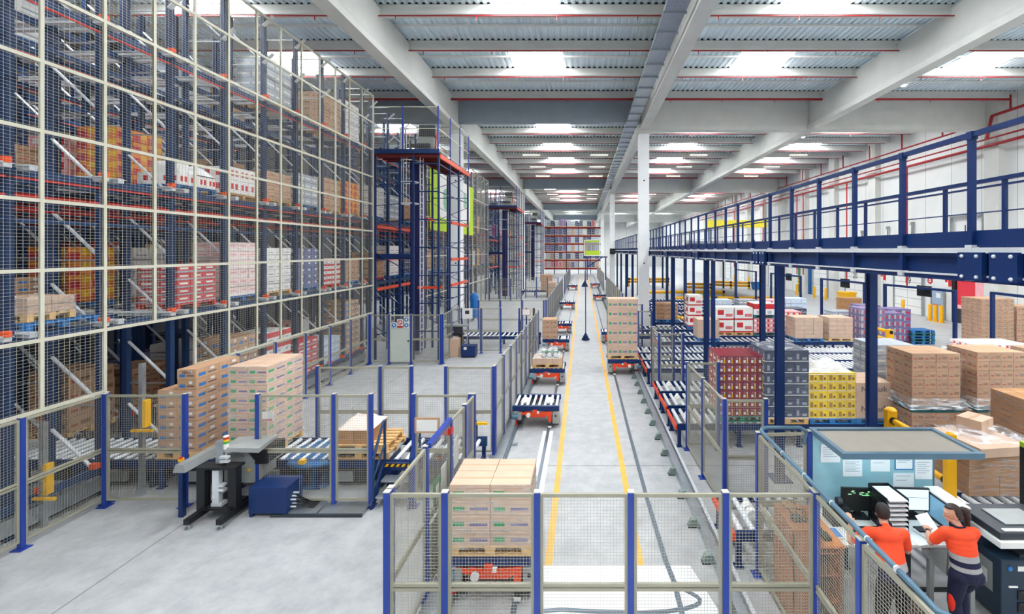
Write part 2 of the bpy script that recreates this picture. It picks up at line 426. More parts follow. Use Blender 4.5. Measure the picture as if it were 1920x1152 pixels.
# small floodlights on the right girder
fl = thing('floodlight', 'small white floodlight on the right-hand roof girder, nearer of the two', 'light', (15.02, 21.0, 12.85), 0)
b = B(); b.box(-.2, -.12, -.1, .2, .12, .02, WPL); b.box(-.25, -.04, -.04, -.2, .04, .04, DGREY); b.done('housing', fl); B().ell((0, -.02, -.12), (.13, .1, .05), EM('flood_lens', (255, 255, 255), 6), 10, 6).done('lens', fl)
B().path([(-.24, 0, .0), (-.3, 0, .3), (-.35, 0, 1.2)], .025, DGREY, 6).done('cable', fl)
dup(fl, (15.02, 30.6, 12.85), 'small white floodlight on the right-hand roof girder beyond the concrete beam')
# sprinkler mains on the right wall
t = thing('sprinkler_main', 'pair of long red water pipes running along the white right wall', 'pipe', (25.32, 0, 0))
B().tube((0, 10, 11.55), (0, 97, 11.55), .1, PIPER, 8).done('lower_pipe', t); B().tube((-.1, 10, 11.95), (-.1, 97, 11.95), .055, PIPER, 8).done('upper_pipe', t)
for y in (35, 43, 51.5, 53, 63, 75): B().tube((0, y, 11.5), (0, y, 2.2), .06, RED, 6).done('drop_pipe', t)
t = thing('sprinkler_riser', 'red sprinkler feed pipe with drops high along the top of the right wall', 'pipe', (25.2, 0, 0))
B().path([(0, 10, 13.3), (0, 27.6, 13.3), (0, 27.9, 12.2), (-.1, 27.9, 11.9)], .09, PIPER, 8).done('bent_pipe', t)
for p, q in ((30, 57.9), (59.8, 88.2), (90.2, 117)): B().tube((0, p, 13.0), (0, q, 13.0), .06, PIPER, 6).done('feed_pipe', t)
for y in [26.4] + [31.4 + 4 * k for k in range(14)]: B().tube((0, y, 13.0 if y > 28 else 13.3), (0, y, 14.2), .055, PIPER, 6).done('drop_pipe', t)

# ================================================================ right wall: doors, bins, bollards
def dock(y, w, h, label, num=None):
    t = thing('dock_door', label, 'door', (25.94, y, 0))
    b = B(); b.box(-.12, -w / 2 - .12, 0, .06, -w / 2, h + .12, GALV); b.box(-.12, w / 2, 0, .06, w / 2 + .12, h + .12, GALV); b.box(-.12, -w / 2, h, .06, w / 2, h + .12, GALV); b.done('door_frame', t)
    B().box(-.05, -w / 2, .02, .05, w / 2, h, DOORM).done('door_leaf', t)
    if num: text('number', num, .75, (-.07, 0, h - .5), (PI / 2, 0, -PI / 2), DGREY, t)
    else: B().box(-.07, -.45, 1.55, -.05, .45, 1.95, CLEAR).done('window_pane', t)
    return t
dock(35.7, 3.0, 3.1, 'white sectional dock door marked 19 behind the blue gantry', '19')
dock(42.6, 3.0, 3.1, 'white sectional dock door beside the yellow bin, left of door 19', '20')
for i, y in enumerate((48.9, 61.0, 67.0, 73.0, 80.0)):
    dock(y, 2.8, 3.1, 'white sectional dock door far down the right wall, %s beyond the yellow bin' % NTH[i])
t = thing('dock_frame', 'grey rail frame marked 18 high on the white right wall above the walkway', 'door', (25.9, 30.2, 0))
b = B()
for y in (-1.25, 1.25): b.box(-.1, y - .06, 3.4, .02, y + .06, 7.4, GALV)
b.box(-.1, -1.25, 7.28, .02, 1.25, 7.4, GALV); b.done('guide_rail', t); text('number', '18', .85, (-.03, -.1, 6.4), (PI / 2, 0, -PI / 2), DGREY, t)
for i, y in enumerate((35.2, 38.0, 41.5, 46.8)):
    b = B(); b.box(-.1, -.07, 3.2, .04, .07, 7.1 - .2 * i, GALV); b.box(-.16, -.12, 7.0 - .2 * i, .04, .12, 7.25 - .2 * i, MGREY)
    tag(b.done('door_guide', None, (25.93, y, 0)), 'grey vertical door guide post on the right wall, %s past the frame marked 18' % NTH[i], 'guide rail', 'door guide posts on the right wall')
t = thing('loading_bay', 'open loading dock with the red interior of a parked trailer behind', 'loading dock', (25.95, 29.6, 0))
TR = M('red_trailer_wall', (226, 62, 74), .4, 0, .04); TRP = M('pale_red_curtain', (244, 178, 184), .5, 0, .08, 3)
b = B(); b.box(-.14, -1.75, 0, .02, -1.5, 3.4, DGREY); b.box(-.14, 1.5, 0, .02, 1.75, 3.4, BLACK); b.box(-.14, -1.5, 3.1, .02, 1.5, 3.4, GALV); b.done('dock_seal', t)
b = B(); b.box(-.02, 0, 1.2, .0, 1.45, 2.95, TR); b.box(-.03, -1.45, 1.2, 0, 0, 2.95, TRP); b.box(-.05, -1.45, 1.0, 0, 1.45, 1.25, M('pink_trailer_sill', (248, 200, 204), .4)); b.done('trailer_interior', t)
B().box(-.03, -1.5, 0, 0, 1.5, 1.0, DGREY).done('dock_leveller', t)
t = thing('personnel_door', 'grey-blue pedestrian door with a push bar between dock door 19 and the red trailer', 'door', (25.93, 32.7, 0))
B().box(-.06, -.52, 0, .05, .52, 2.15, M('door_blue_grey', (150, 172, 192), .4)).done('door_leaf', t)
b = B(); b.box(-.1, -.62, 0, .05, -.52, 2.25, MGREY); b.box(-.1, .52, 0, .05, .62, 2.25, MGREY); b.box(-.1, -.62, 2.15, .05, .62, 2.25, MGREY); b.done('door_frame', t)
B().tube((-.13, -.4, 1.05), (-.13, .4, 1.05), .025, RED, 8).done('push_bar', t); B().box(-.08, -.3, 1.55, -.06, .1, 1.9, WPL).done('notice', t)
t = thing('roller_door', 'dark blue and green open dock bay far along the right wall', 'door', (25.93, 52.4, 0))
B().box(-.06, -1.5, 0, .04, 0.2, 3.6, M('bay_blue', (24, 92, 150), .5)).done('curtain', t); B().box(-.06, .2, 0, .04, 1.5, 3.6, M('bay_green', (32, 122, 74), .5)).done('trailer_panel', t)
b = B()
for z in (1.0, 1.35, 1.7): b.box(-.1, .2, z, -.06, 1.5, z + .18, YEL)
b.done('stripe_board', t)
def wallsign(y, z, label, kind):
    t = thing('safety_sign', label, 'sign', (25.995, y, z))
    B().box(-.03, -.36, -.36, 0, .36, .36, WPL).done('plate', t)
    if kind == 'ring':
        b = B(); b.tube((-.05, 0, 0), (-.03, 0, 0), .25, RED, 18); b.tube((-.06, 0, 0), (-.05, 0, 0), .12, WPL, 14); b.tube((-.07, 0, 0), (-.06, 0, 0), .06, RED, 10); b.done('symbol', t)
    else:
        b = B(); b.box(-.05, -.3, -.3, -.03, .02, .3, RED); b.tube((-.05, .2, .1), (-.03, .2, .1), .12, RED, 12); b.done('symbol', t)
wallsign(33.5, 2.75, 'white square sign with red ring beside the grey-blue door', 'ring')
wallsign(31.8, 2.75, 'red and white fire equipment sign left of the red trailer', 'x')
wallsign(38.7, 2.75, 'small red and white sign on the pilaster left of door 19', 'x')
wallsign(54.3, 3.0, 'red and white ring sign beside the far blue and green bay', 'ring')
bol = thing('bollard', 'x', 'bollard', (0, 0, 0), 0, 'yellow bollards along the dock doors')
B().lathe([(.0, 1.02), (.1, 1.02), (.12, .98), (.12, 0)], 0, 0, YBAR, 14).done('post', bol); B().lathe([(.0, .03), (.2, .03), (.2, 0)], 0, 0, YBAR, 14).done('base_plate', bol)
SP = [(25.0, 35.0), (24.8, 32.0), (24.8, 31.5), (24.8, 31.0), (24.9, 38.6), (24.6, 45.4), (24.6, 47.6), (24.2, 50.6), (24.4, 51.1), (24.4, 54.5), (24.0, 60), (24, 65), (24, 71)]
BL = ['in front of door 19', 'left of the three by the grey-blue door', 'middle of the three by the grey-blue door', 'right of the three by the grey-blue door', 'beside the pilaster left of door 19',
      'left of the yellow bin', 'second left of the yellow bin', 'near the green bay', 'right next to the green bay', 'left of the green bay', 'far down the dock wall', 'farther down the dock wall', 'farthest down the dock wall']
for i, (x, y) in enumerate(SP):
    o = bol if i == 0 else dup(bol)
    o.location = (x, y, 0); o['label'] = 'yellow steel bollard ' + BL[i]; o.scale = (1, 1, 1.15)
def bin_(x, y, s, mat, label):
    t = thing('wheelie_bin', label, 'bin', (x, y, 0))
    b = B(); w = .62 * s; d = .5 * s; h = 1.15 * s
    v = [(-w * .8, -d * .8, .08), (w * .8, -d * .8, .08), (w * .8, d * .8, .08), (-w * .8, d * .8, .08), (-w, -d, h), (w, -d, h), (w, d, h), (-w, d, h)]
    b.add(v, [(0, 3, 2, 1), (4, 5, 6, 7), (0, 1, 5, 4), (1, 2, 6, 5), (2, 3, 7, 6), (3, 0, 4, 7)], mat); b.done('bin_body', t)
    B().box(-w * 1.06, -d * 1.06, h, w * 1.06, d * 1.06, h + .09, mat).done('lid', t)
    for sx in (-1, 1): B().tube((sx * w * .8, -d * .7, .1), (sx * w * .9, -d * .7, .1), .1, BLACK, 12).done('wheel', t)
bin_(24.0, 40.8, 1.0, YEL, 'large yellow wheeled bin in front of the left dock door')
bin_(24.6, 25.8, 1.0, YEL, 'yellow wheeled bin at the right edge behind the carton stack')
bin_(22.0, 57.0, .8, M('bin_blue', (24, 110, 178), .5), 'blue wheeled bin far off by the dock wall')

# gantries with screens
def gantry(ax, ay, bx, by, h, label, mon):
    L = math.hypot(bx - ax, by - ay); t = thing('scanner_gantry', label, 'gantry', (ax, ay, 0), math.atan2(by - ay, bx - ax), 'blue gantries over the pallet lanes')
    for x in (0, L): B().box(x - .07, -.07, 0, x + .07, .07, h, NAVY).done('post', t)
    B().box(-.06, -.06, h - .1, L + .06, .06, h + .02, NAVY).done('crossbar', t)
    if mon is not None:
        b = B(); b.box(mon - .42, -.32, h - .5, mon + .42, -.24, h + .08, BLACK); b.box(mon - .05, -.26, h - .2, mon + .05, 0, h - .1, DGREY); b.done('screen', t)
        B().box(mon - .36, -.33, h - .44, mon + .36, -.32, h + .02, M('dim_screen', (40, 52, 66), .2)).done('screen_glass', t)
gantry(18.6, 22.4, 18.0, 26.7, 3.0, 'blue gantry with hanging screen right of the purple drink pallets', 2.0)
gantry(18.9, 17.4, 19.2, 21.0, 3.05, 'blue gantry at right edge in front of the brown carton stacks', .6)
gantry(17.6, 28.0, 17.2, 32.3, 3.0, 'blue gantry with screen in front of the big yellow bin', 2.2)
gantry(17.0, 35.0, 16.8, 40.0, 3.0, 'blue gantry beyond the one facing the yellow bin', 2.4)
gantry(16.6, 43.0, 16.4, 48.0, 3.0, 'farthest blue gantry, seen between the walkway legs', None)

# ================================================================ mezzanine walkway
def mezz():
    t = thing('elevated_walkway', 'long navy steel walkway on legs along the right of the aisle', 'walkway', (0, 0, 0))
    XA, XB, ya, yb = 4.3, 6.15, 3.2, 64.0
    b = B()
    for x, s in ((XA, -1), (XB, 1)):
        b.box(x - .04, ya, 4.70, x + .04, yb, 4.98, NAVY)
        b.box(x - .1, ya, 4.66, x + .1, yb, 4.72, NAVY); b.box(x - .1, ya, 4.93, x + .1, yb, 4.98, NAVY)
    b.done('main_beam', t)
    B().box(XA, ya, 4.98, XB + .15, yb, 5.02, NAVY).done('deck_plate', t)
    for x in (XA - .06, XB + .16): B().box(x - .012, ya, 5.04, x + .012, yb, 5.215, NAVY).done('toe_board', t)
    b = B(); b.box(XA - .13, ya, 4.97, XA - .05, yb, 5.03, GALVL); b.box(XA - .12, ya, 4.715, XA - .06, yb, 4.735, GALVL); b.done('galvanised_strip', t)
    B().box(XA - .115, ya, 6.225, XA - .065, yb, 6.28, NAVY).done('handrail', t)
    b = B(); b.box(XB + .12, ya, 6.06, XB + .2, yb, 6.12, NAVY); b.box(XB + .14, ya, 5.98, XB + .18, yb, 6.01, NAVY); b.tube((XB + .16, ya, 5.6), (XB + .16, yb, 5.6), .012, NAVY, 6); b.done('far_handrail', t)
    pb = B(); pb.box(-.028, -.028, -.32, .028, .028, 1.24, NAVY); pb.box(-.042, -.042, .0, .042, .042, .06, GALVL); pb.box(-.042, -.042, -.33, .042, .042, -.26, GALVL); pb.box(-.036, -.036, 1.2, .036, .036, 1.285, NAVY); pm = pb.mesh('rail_post')
    k = 0; y = 4.85 - 1.045
    while y < 62: link('rail_post', pm, t, (XA - .09, y, 5.0)); y += 1.045
    pm = B().box(-.026, -.026, 0, .026, .026, 1.06, NAVY).mesh('far_post'); y = 3.4
    while y < 42: link('far_post', pm, t, (XB + .16, y, 5.0)); y += 1.1
    lb = B(); lb.box(-.08, -.08, 0, .08, .08, 4.68, NAVY); lb.box(-.1, -.01, 0, .1, .01, 4.68, NAVY); lb.box(-.2, -.2, 0, .2, .2, .03, NAVY); lm = lb.mesh('leg')
    for y in [9.8 + 5.8 * i for i in range(10)]:
        link('leg', lm, t, (XA, y, 0)); link('leg', lm, t, (XB, y - .25, 0))
    sb = B(); sb.box(-.03, -.34, -.32, .03, -.04, -.02, NAVY); sb.box(-.03, .04, -.32, .03, .34, -.02, NAVY)
    for yy in (-.28, -.1, .1, .28):
        for z in (-.28, -.06): sb.ell((-.035, yy, z), (.02, .02, .02), GALVL, 8, 5)
    sm = sb.mesh('splice_plate')
    for y in [4.6 + 5.95 * i for i in range(9)]: link('splice_plate', sm, t, (XA - .14, y, 5.0))
    cb = B(); cb.box(XA, -.05, 4.74, XB, .05, 4.9, NAVY); cm = cb.mesh('cross_beam')
    for i in range(20): link('cross_beam', cm, t, (0, 5 + 2.9 * i, 0))
mezz()
# ================================================================ fences
PCACHE = {}
def panel_meshes(L, h, mid, cell, t):
    key = (round(L, 2), h, mid, cell)
    if key not in PCACHE:
        fr = .022; a = .05; b = B()
        for x in (a, L - a - .0): b.box(x - fr, -.016, .12, x + fr, .016, h, FRM)
        for z in [.12, h - .03]: b.box(a, -.017, z, L - a, .017, z + .04, FRM)
        b.box(a, -.017, mid - .028, L - a, .017, mid + .006, FRM); b.box(a, -.017, mid + .022, L - a, .017, mid + .056, FRM)
        w = B(); w.grid(a, L - a, .14, mid, cell, cell, t, WIREN); w.grid(a, L - a, mid, h, cell, cell, t, WIREN)
        PCACHE[key] = (b.mesh('mesh_panel'), w.mesh('wire_mesh'))
    return PCACHE[key]
PSTB = B(); PSTB.box(-.035, -.035, 0, .035, .035, 2.2, POST); PSTB.box(-.09, -.09, 0, .09, .09, .015, POST); PSTB.box(-.037, -.037, 2.2, .037, .037, 2.21, CREAM)
PSTM = PSTB.mesh('fence_post')
def fence(label, pts, h=2.17, mid=1.08, cell=.045, t=.0028, skip=(), rail=None):
    r = thing('safety_fence', label, 'fence', (pts[0][0], pts[0][1], 0))
    for i, p in enumerate(pts):
        q = pts[min(i + 1, len(pts) - 1)]; o = pts[i - 1] if i == len(pts) - 1 else p
        ang = math.atan2(q[1] - o[1], q[0] - o[0])
        link('fence_post', PSTM, r, (p[0] - pts[0][0], p[1] - pts[0][1], 0), ang)
    for i, (p, q) in enumerate(zip(pts, pts[1:])):
        if i in skip: continue
        L = math.hypot(q[0] - p[0], q[1] - p[1]); fm, wm = panel_meshes(L, h, mid, cell, t)
        f = link('mesh_panel', fm, r, (p[0] - pts[0][0], p[1] - pts[0][1], 0), math.atan2(q[1] - p[1], q[0] - p[0]))
        link('wire_mesh', wm, f)
    return r
def run(a, b, n): return [(a[0] + (b[0] - a[0]) * i / n, a[1] + (b[1] - a[1]) * i / n) for i in range(n + 1)]
fence('wire mesh safety fence across the aisle in front of the nearest shuttle car', [(-2.27, 5.2), (-1.6, 5.2), (-.53, 5.2), (.555, 5.2), (1.65, 5.2), (2.7, 5.2)], cell=.038)
fd = fence('mesh fence with a blue-topped door along the left track, beside the steps', [(-2.27, 5.3), (-2.25, 6.42), (-2.2, 7.42), (-2.15, 8.15), (-2.13, 8.75)], cell=.038)
b = B(); b.bar((0.06, 1.12, 2.2), (0.07, 2.12, 2.2), .07, .07, POST); b.done('door_rail', fd)
b = B(); b.box(-.0, 1.15, .15, .03, 2.08, .95, GREYP); b.done('kick_panel', fd)
b = B(); b.box(.02, 1.42, 1.05, .035, 1.72, 1.5, M('exit_sign_green', (36, 140, 86), .5)); b.box(.036, 1.5, 1.12, .04, 1.64, 1.42, WPL); b.done('green_sign', fd)['label'] = 'green emergency exit sign'
B().box(.02, 1.8, 1.1, .035, 2.04, 1.55, WPL).done('white_notice', fd)
B().box(.02, 2.5, 1.2, .035, 2.75, 1.7, WPL).done('white_notice', fd)
B().box(-.06, 2.02, 1.98, .12, 2.14, 2.08, RED).done('door_switch', fd)
fence('left-hand mesh fence at the foot of the tall rack mesh', [(-9.4, 4.7), (-9.4, 6.1), (-9.4, 7.5), (-9.4, 8.84)])
fence('single mesh fence panel left of the strapping machine', [(-9.33, 8.75), (-7.77, 8.75)])
fence('mesh fence in front of the wrapped low pallet, right of the strapping machine', [(-6.35, 8.75), (-4.86, 8.75), (-4.14, 8.75)])
fence('mesh fence right of the blue steps with a framed board', [(-3.3, 8.75), (-2.2, 8.75)])
fence('mesh fence behind the near pallet conveyor, left stretch', [(-6.43, 10.85), (-4.9, 10.85), (-4.15, 10.85)])
fence('mesh fence behind the near pallet conveyor, right stretch up to the track', [(-3.32, 10.85), (-2.16, 10.85)])
fence('long mesh fence along the left track beyond the near pallet conveyor', run((-2.15, 10.95), (-2.1, 21.0), 9), cell=.05)
fence('mesh fence low along the rack front, from the rack opening to the lift tower', [(-9.4, 10.75)] + run((-9.4, 12.2), (-9.4, 19.6), 5), cell=.05)
dz = fence('mesh fence with a grey door at the foot of the nearest lift tower', [(-9.35, 19.7), (-8.52, 19.7), (-7.55, 19.7), (-6.25, 19.7)], cell=.05, skip=(1,))
b = B(); b.box(.88, -.02, .1, 1.75, .02, 1.6, GREYP); b.done('door_leaf', dz)
b = B(); b.grid(.88, 1.75, 1.6, 2.15, .05, .05, .0034, WIRE); b.box(.86, -.02, 2.13, 1.77, .02, 2.18, CREAM); b.box(.86, -.02, .1, .89, .02, 2.15, CREAM); b.box(1.74, -.02, .1, 1.77, .02, 2.15, CREAM); b.done('door_frame', dz)
b = B()
for x, z, m in ((1.06, 1.72, BLUEP), (1.6, 1.72, BLUEP), (1.6, 1.97, BLUEP)):
    b.box(x - .11, -.035, z - .12, x + .11, -.022, z + .12, WPL); b.tube((x, -.045, z), (x, -.035, z), .095, m, 14); b.ell((x, -.046, z), (.04, .005, .05), WPL, 8, 5)
b.box(1.19, -.035, 1.6, 1.45, -.022, 1.98, WPL); b.tube((1.32, -.045, 1.84), (1.32, -.035, 1.84), .11, RED, 14); b.tube((1.32, -.05, 1.84), (1.32, -.045, 1.84), .075, WPL, 14); b.bar((1.26, -.052, 1.9), (1.38, -.052, 1.78), .01, .025, RED); b.box(1.2, -.04, 1.61, 1.44, -.035, 1.69, RED)
b.done('warning_signs', dz)['label'] = 'blue mandatory signs and a red prohibition sign'
B().box(1.66, -.08, 1.0, 1.72, -.02, 1.06, BLACK).done('door_handle', dz)
fence('mesh fence turning away along the nearest lift tower', run((-6.2, 19.8), (-6.25, 22.6), 2), cell=.05)
fence('mesh fence in front of the second pallet conveyor beside the blue tank', [(-5.9, 21.8), (-4.95, 21.8), (-4.0, 21.8), (-3.1, 21.8)], cell=.06, t=.004, skip=(2,))
fence('mesh fence behind the second pallet conveyor', run((-5.9, 25.3), (-2.2, 25.3), 3), cell=.06, t=.004)
fence('mesh fence along the left track past the second pallet conveyor', run((-2.1, 25.4), (-2.1, 46.5), 12), cell=.07, t=.005)
fence('mesh fence with door at the foot of the second lift tower', run((-9.4, 45), (-6.2, 45), 3), cell=.07, t=.005)
fence('mesh fence in front of the third pallet conveyor', run((-6, 47.0), (-2.6, 47.0), 3), cell=.07, t=.005)
fence('far mesh fence along the left track near the end rack', run((-2.1, 51), (-2.1, 74), 10), cell=.1, t=.007)
fence('mesh fence box between roller lanes, the nearer one right of the track', [(3.4, 11.25), (2.62, 11.25), (2.64, 9.85), (2.67, 8.46), (3.45, 8.46)])
fence('mesh fence box between roller lanes, the farther one near the concrete column', [(3.35, 16.5), (2.55, 16.5), (2.58, 15.2), (3.4, 15.2)], cell=.05)
fence('mesh fence right of the tall carton load on the right shuttle car', [(3.1, 23.4), (2.55, 23.4), (2.55, 20.8), (3.2, 20.8)], cell=.06)
fence('mesh fence along the right track past the concrete column', run((2.6, 29.5), (2.6, 50), 10), cell=.07, t=.005)
fence('far mesh fence along the right track', run((2.6, 56), (2.6, 82), 10), cell=.1, t=.007)
# station fence with rounded pipe rail
sf = fence('mesh fence with rounded grey pipe rail around the packing desk', [(3.5, 6.95), (2.7, 6.9), (2.7, 5.25), (2.7, 4.35), (2.72, 3.2)], cell=.038)
PIPE = M('blue_grey_pipe', (92, 124, 144), .35, .2, .05)
b = B(); P = []
for k in range(7):
    a = PI / 2 + PI / 2 * k / 6; P.append((-.62 + .18 * math.cos(a), -.2 + .18 * math.sin(a), 2.26))
b.path([(-.08, -.02, 2.0), (-.04, -.02, 2.2), (-.14, -.02, 2.26)] + P + [(-.8, -1.7, 2.26), (-.8, -2.6, 2.26), (-.78, -3.2, 2.24), (-.7, -3.42, 2.15), (-.62, -3.6, 2.2), (-.62, -4.2, 2.2)], .026, PIPE, 10)
b.path([(-.755, -.35, 2.22), (-.75, -1.7, 2.2), (-.75, -2.6, 2.2), (-.74, -3.2, 2.19), (-.66, -3.42, 2.1)], .022, PIPE, 8)
for y in (-.9, -1.5, -2.1, -2.7, -3.1): b.tube((-.8, y, 2.26), (-.8, y + .012, 2.26), .03, WPL, 10)
b.done('pipe_rail', sf)

# ================================================================ tall mesh wall on the rack front
def mesh_wall(label, y0, y1, zrows, x=-9.5, pitch=1.07, cx=.09, cz=.057, t=.0034, fr=.031, openings=()):
    r = thing('mesh_wall', label, 'mesh wall', (x, y0, 0)); n = max(1, round((y1 - y0) / pitch)); p = (y1 - y0) / n; cache = {}
    for i in range(n):
        op = any(a < y0 + (i + .5) * p < c for a, c in openings); za = zrows[1] if op else zrows[0]
        if op not in cache:
            rows = [z for z in zrows if z >= za - .01]
            b = B()
            for xx in (0, p): b.box(xx - fr, -.02, za, xx + fr, .02, rows[-1], CREAM)
            for z in rows: b.box(0, -.022, z - fr, p, .022, z + fr, CREAM)
            w = B()
            for a, c in zip(rows, rows[1:]): w.grid(0, p, a, c, cx, cz, t, WIRE)
            cache[op] = (b.mesh('panel_frame'), w.mesh('wire_mesh'))
        f = link('panel_frame', cache[op][0], r, (0, i * p, 0), PI / 2); link('wire_mesh', cache[op][1], f)
    return r
ZR1 = [2.2 + 1.225 * k for k in range(9)]
mesh_wall('tall cream-framed wire mesh wall in front of the nearest blue rack', 4.75, 20.3, ZR1, openings=[(9.05, 10.7)])
for lab, a, c in (('tall mesh wall carrying the lime banner, beyond the nearest lift tower', 26, 45.4), ('tall mesh wall beyond the second lift tower', 51, 72), ('tall mesh wall beyond the third lift tower', 78, 90)):
    mesh_wall(lab, a, c, [0.1, 2.2, 4.65, 7.1, 9.55, 12.0], x=-9.6, pitch=1.6, cx=.2, cz=.13, t=.007, fr=.035)
t = thing('banner', 'large lime and white company banner hung on the mesh wall past the lift tower', 'banner', (-9.545, 33.5, 8.3))
B().box(-.02, -5.5, -2.0, 0, 5.5, 2.1, LIME).done('banner_cloth', t)
def blob(y0, y1, z0, z1, r, m):
    P = []
    for cy, cz, a0 in ((y1 - r, z1 - r, 0), (y0 + r, z1 - r, 90), (y0 + r, z0 + r, 180), (y1 - r, z0 + r, 270)):
        for k in range(5):
            a = math.radians(a0 + 22.5 * k); P.append((cy + r * math.cos(a), cz + r * math.sin(a)))
    return B().prism(P, 'x', .0 if m is WHITE else .013, .012 if m is WHITE else .02, m)
blob(-3.9, 4.3, -1.1, 2.1, .7, WHITE).done('white_field', t)
b = blob(-2.9, -1.3, -.5, 1.0, .5, M('logo_green', (150, 190, 160), .6)); b.add(*[blob(1.2, 3.2, .1, 1.3, .3, MC['logo_green']).v, [tuple(range(20))]], MC['logo_green']); b.done('logo', t)

# ================================================================ pallet racks behind the mesh
LV = [3.5, 6.45, 9.65]
ORSTOP = M('orange_stop', (240, 84, 30), .45, 0, .04)
def rack(label, ys, rows, top=12.3, full=True):
    y0, y1 = ys[0], ys[-1]
    r = thing('pallet_rack', label, 'rack', (rows[0], y0, 0))
    X = [x - rows[0] for x in rows]; Y = [y - y0 for y in ys]; L = y1 - y0
    ub = B(); ub.box(-.055, -.06, 0, .055, .06, top, UPR); ub.box(-.09, -.09, 0, .09, .09, .02, NAVY); um = ub.mesh('upright')
    bb = B(); p = 1.5; z = .35; k = 0; D = abs(X[1] - X[0])
    while z < top - 1:
        bb.bar((0, 0, z), (-D, 0, z + 1.0), .03, .06, GALVL, (0, 1, 0)); bb.bar((0, .03, z + 1.45), (-D, .03, z + 1.45), .03, .03, GALV, (0, 1, 0)); z += p; k += 1
    bm = bb.mesh('frame_brace')
    vis = 0
    for j, x in enumerate(X):
        for y in Y: link('upright', um, r, (x, y, 0))
    for j in range(0, len(X) - 1, 2):
        for y in Y: link('frame_brace', bm, r, (X[j], y, 0))
    for xi, x in enumerate(X):
        b = B()
        for li, z in enumerate(LV):
            if z > top: continue
            b.box(x - .03, -.06, z - .14, x + .03, L + .06, z, RACK)
            if z > 4 and xi % 2 == 0:
                b.box(x + .03, -.06, z - .19, x + .055, L + .06, z - .15, RED); b.box(x - .02, -.06, z - .95, x + .02, L + .06, z - .88, RACK)
                if li == 1: b.box(x + .03, -.06, z - .5, x + .05, L + .06, z - .46, RED); b.tube((x - .5, 0, z - .7), (x - .5, L, z - .7), .022, RED, 6)
        b.done('level_beam', r)
    if full:
        rl = B(); rl.box(X[-1] - .2, -.06, -.07, .25, .06, .03, GALVL); rl.box(X[-1] - .2, -.1, .0, .25, .1, .012, GALVL); rm = rl.mesh('shuttle_rail')
        sb = B(); sb.box(-.07, -.05, 0, .07, .05, .1, ORSTOP); sm = sb.mesh('end_stop')
        for z in LV:
            for y in Y[:-1]:
                for dy in (.17, 1.38): link('shuttle_rail', rm, r, (0, y + dy, z + .03))
                link('end_stop', sm, r, (.2, y + 1.38, z + .04)); 
    if full:
        for a, c in ((-.06, 4.55), (6.3, L + .06)):
            b = B(); b.box(.03, a, .46, .1, c, .6, RACK); b.box(.02, a, .12, .16, c, .4, GALV); b.box(-1.1, a, .28, .02, c, .3, GALV); b.done('floor_beam', r)
        for y in Y[:-1]:
            if not 4.4 < y < 6: link('end_stop', sm, r, (.1, y + .4, .6)); link('end_stop', sm, r, (.1, y + 1.3, .6))
    cap = B(); cap.bar((0, 0, top - .02), (X[1], 0, top - .02), .04, .04, GALVL); cm = cap.mesh('top_tie'); c1 = B().bar((.05, -.07, top - .34), (.36, -.07, top - .04), .02, .13, WPL, (0, 1, 0)).mesh('tie_plate'); c2 = B().bar((.05, -.07, top - 1.5), (.36, -.07, top - 1.2), .02, .13, GALVL, (0, 1, 0)).mesh('tie_plate')
    for y in Y: link('top_tie', cm, r, (0, y, 0)); link('tie_plate', c1, r, (0, y, 0)); link('tie_plate', c2, r, (0, y, 0))
    return r
YS = [4.6, 6.17, 7.74, 9.24, 10.8, 12.4, 13.95, 15.5, 17.05, 18.6, 20.15]
RX = [-9.95, -11.0, -12.7, -13.75, -15.5, -16.55, -18.3, -19.35]
rack('blue drive-in pallet rack behind the nearest tall mesh wall', YS, RX)
rack('blue pallet rack behind the mesh wall with the lime banner', [20.95 + 1.9 * k for k in range(14)], RX[:4], 12.0, False)
rack('blue pallet rack behind the mesh past the second lift tower', [51.2 + 2.3 * k for k in range(10)], RX[:4], 12.0, False)
rack('blue pallet rack behind the mesh past the third lift tower', [78.2 + 2.5 * k for k in range(6)], RX[:2], 12.0, False)

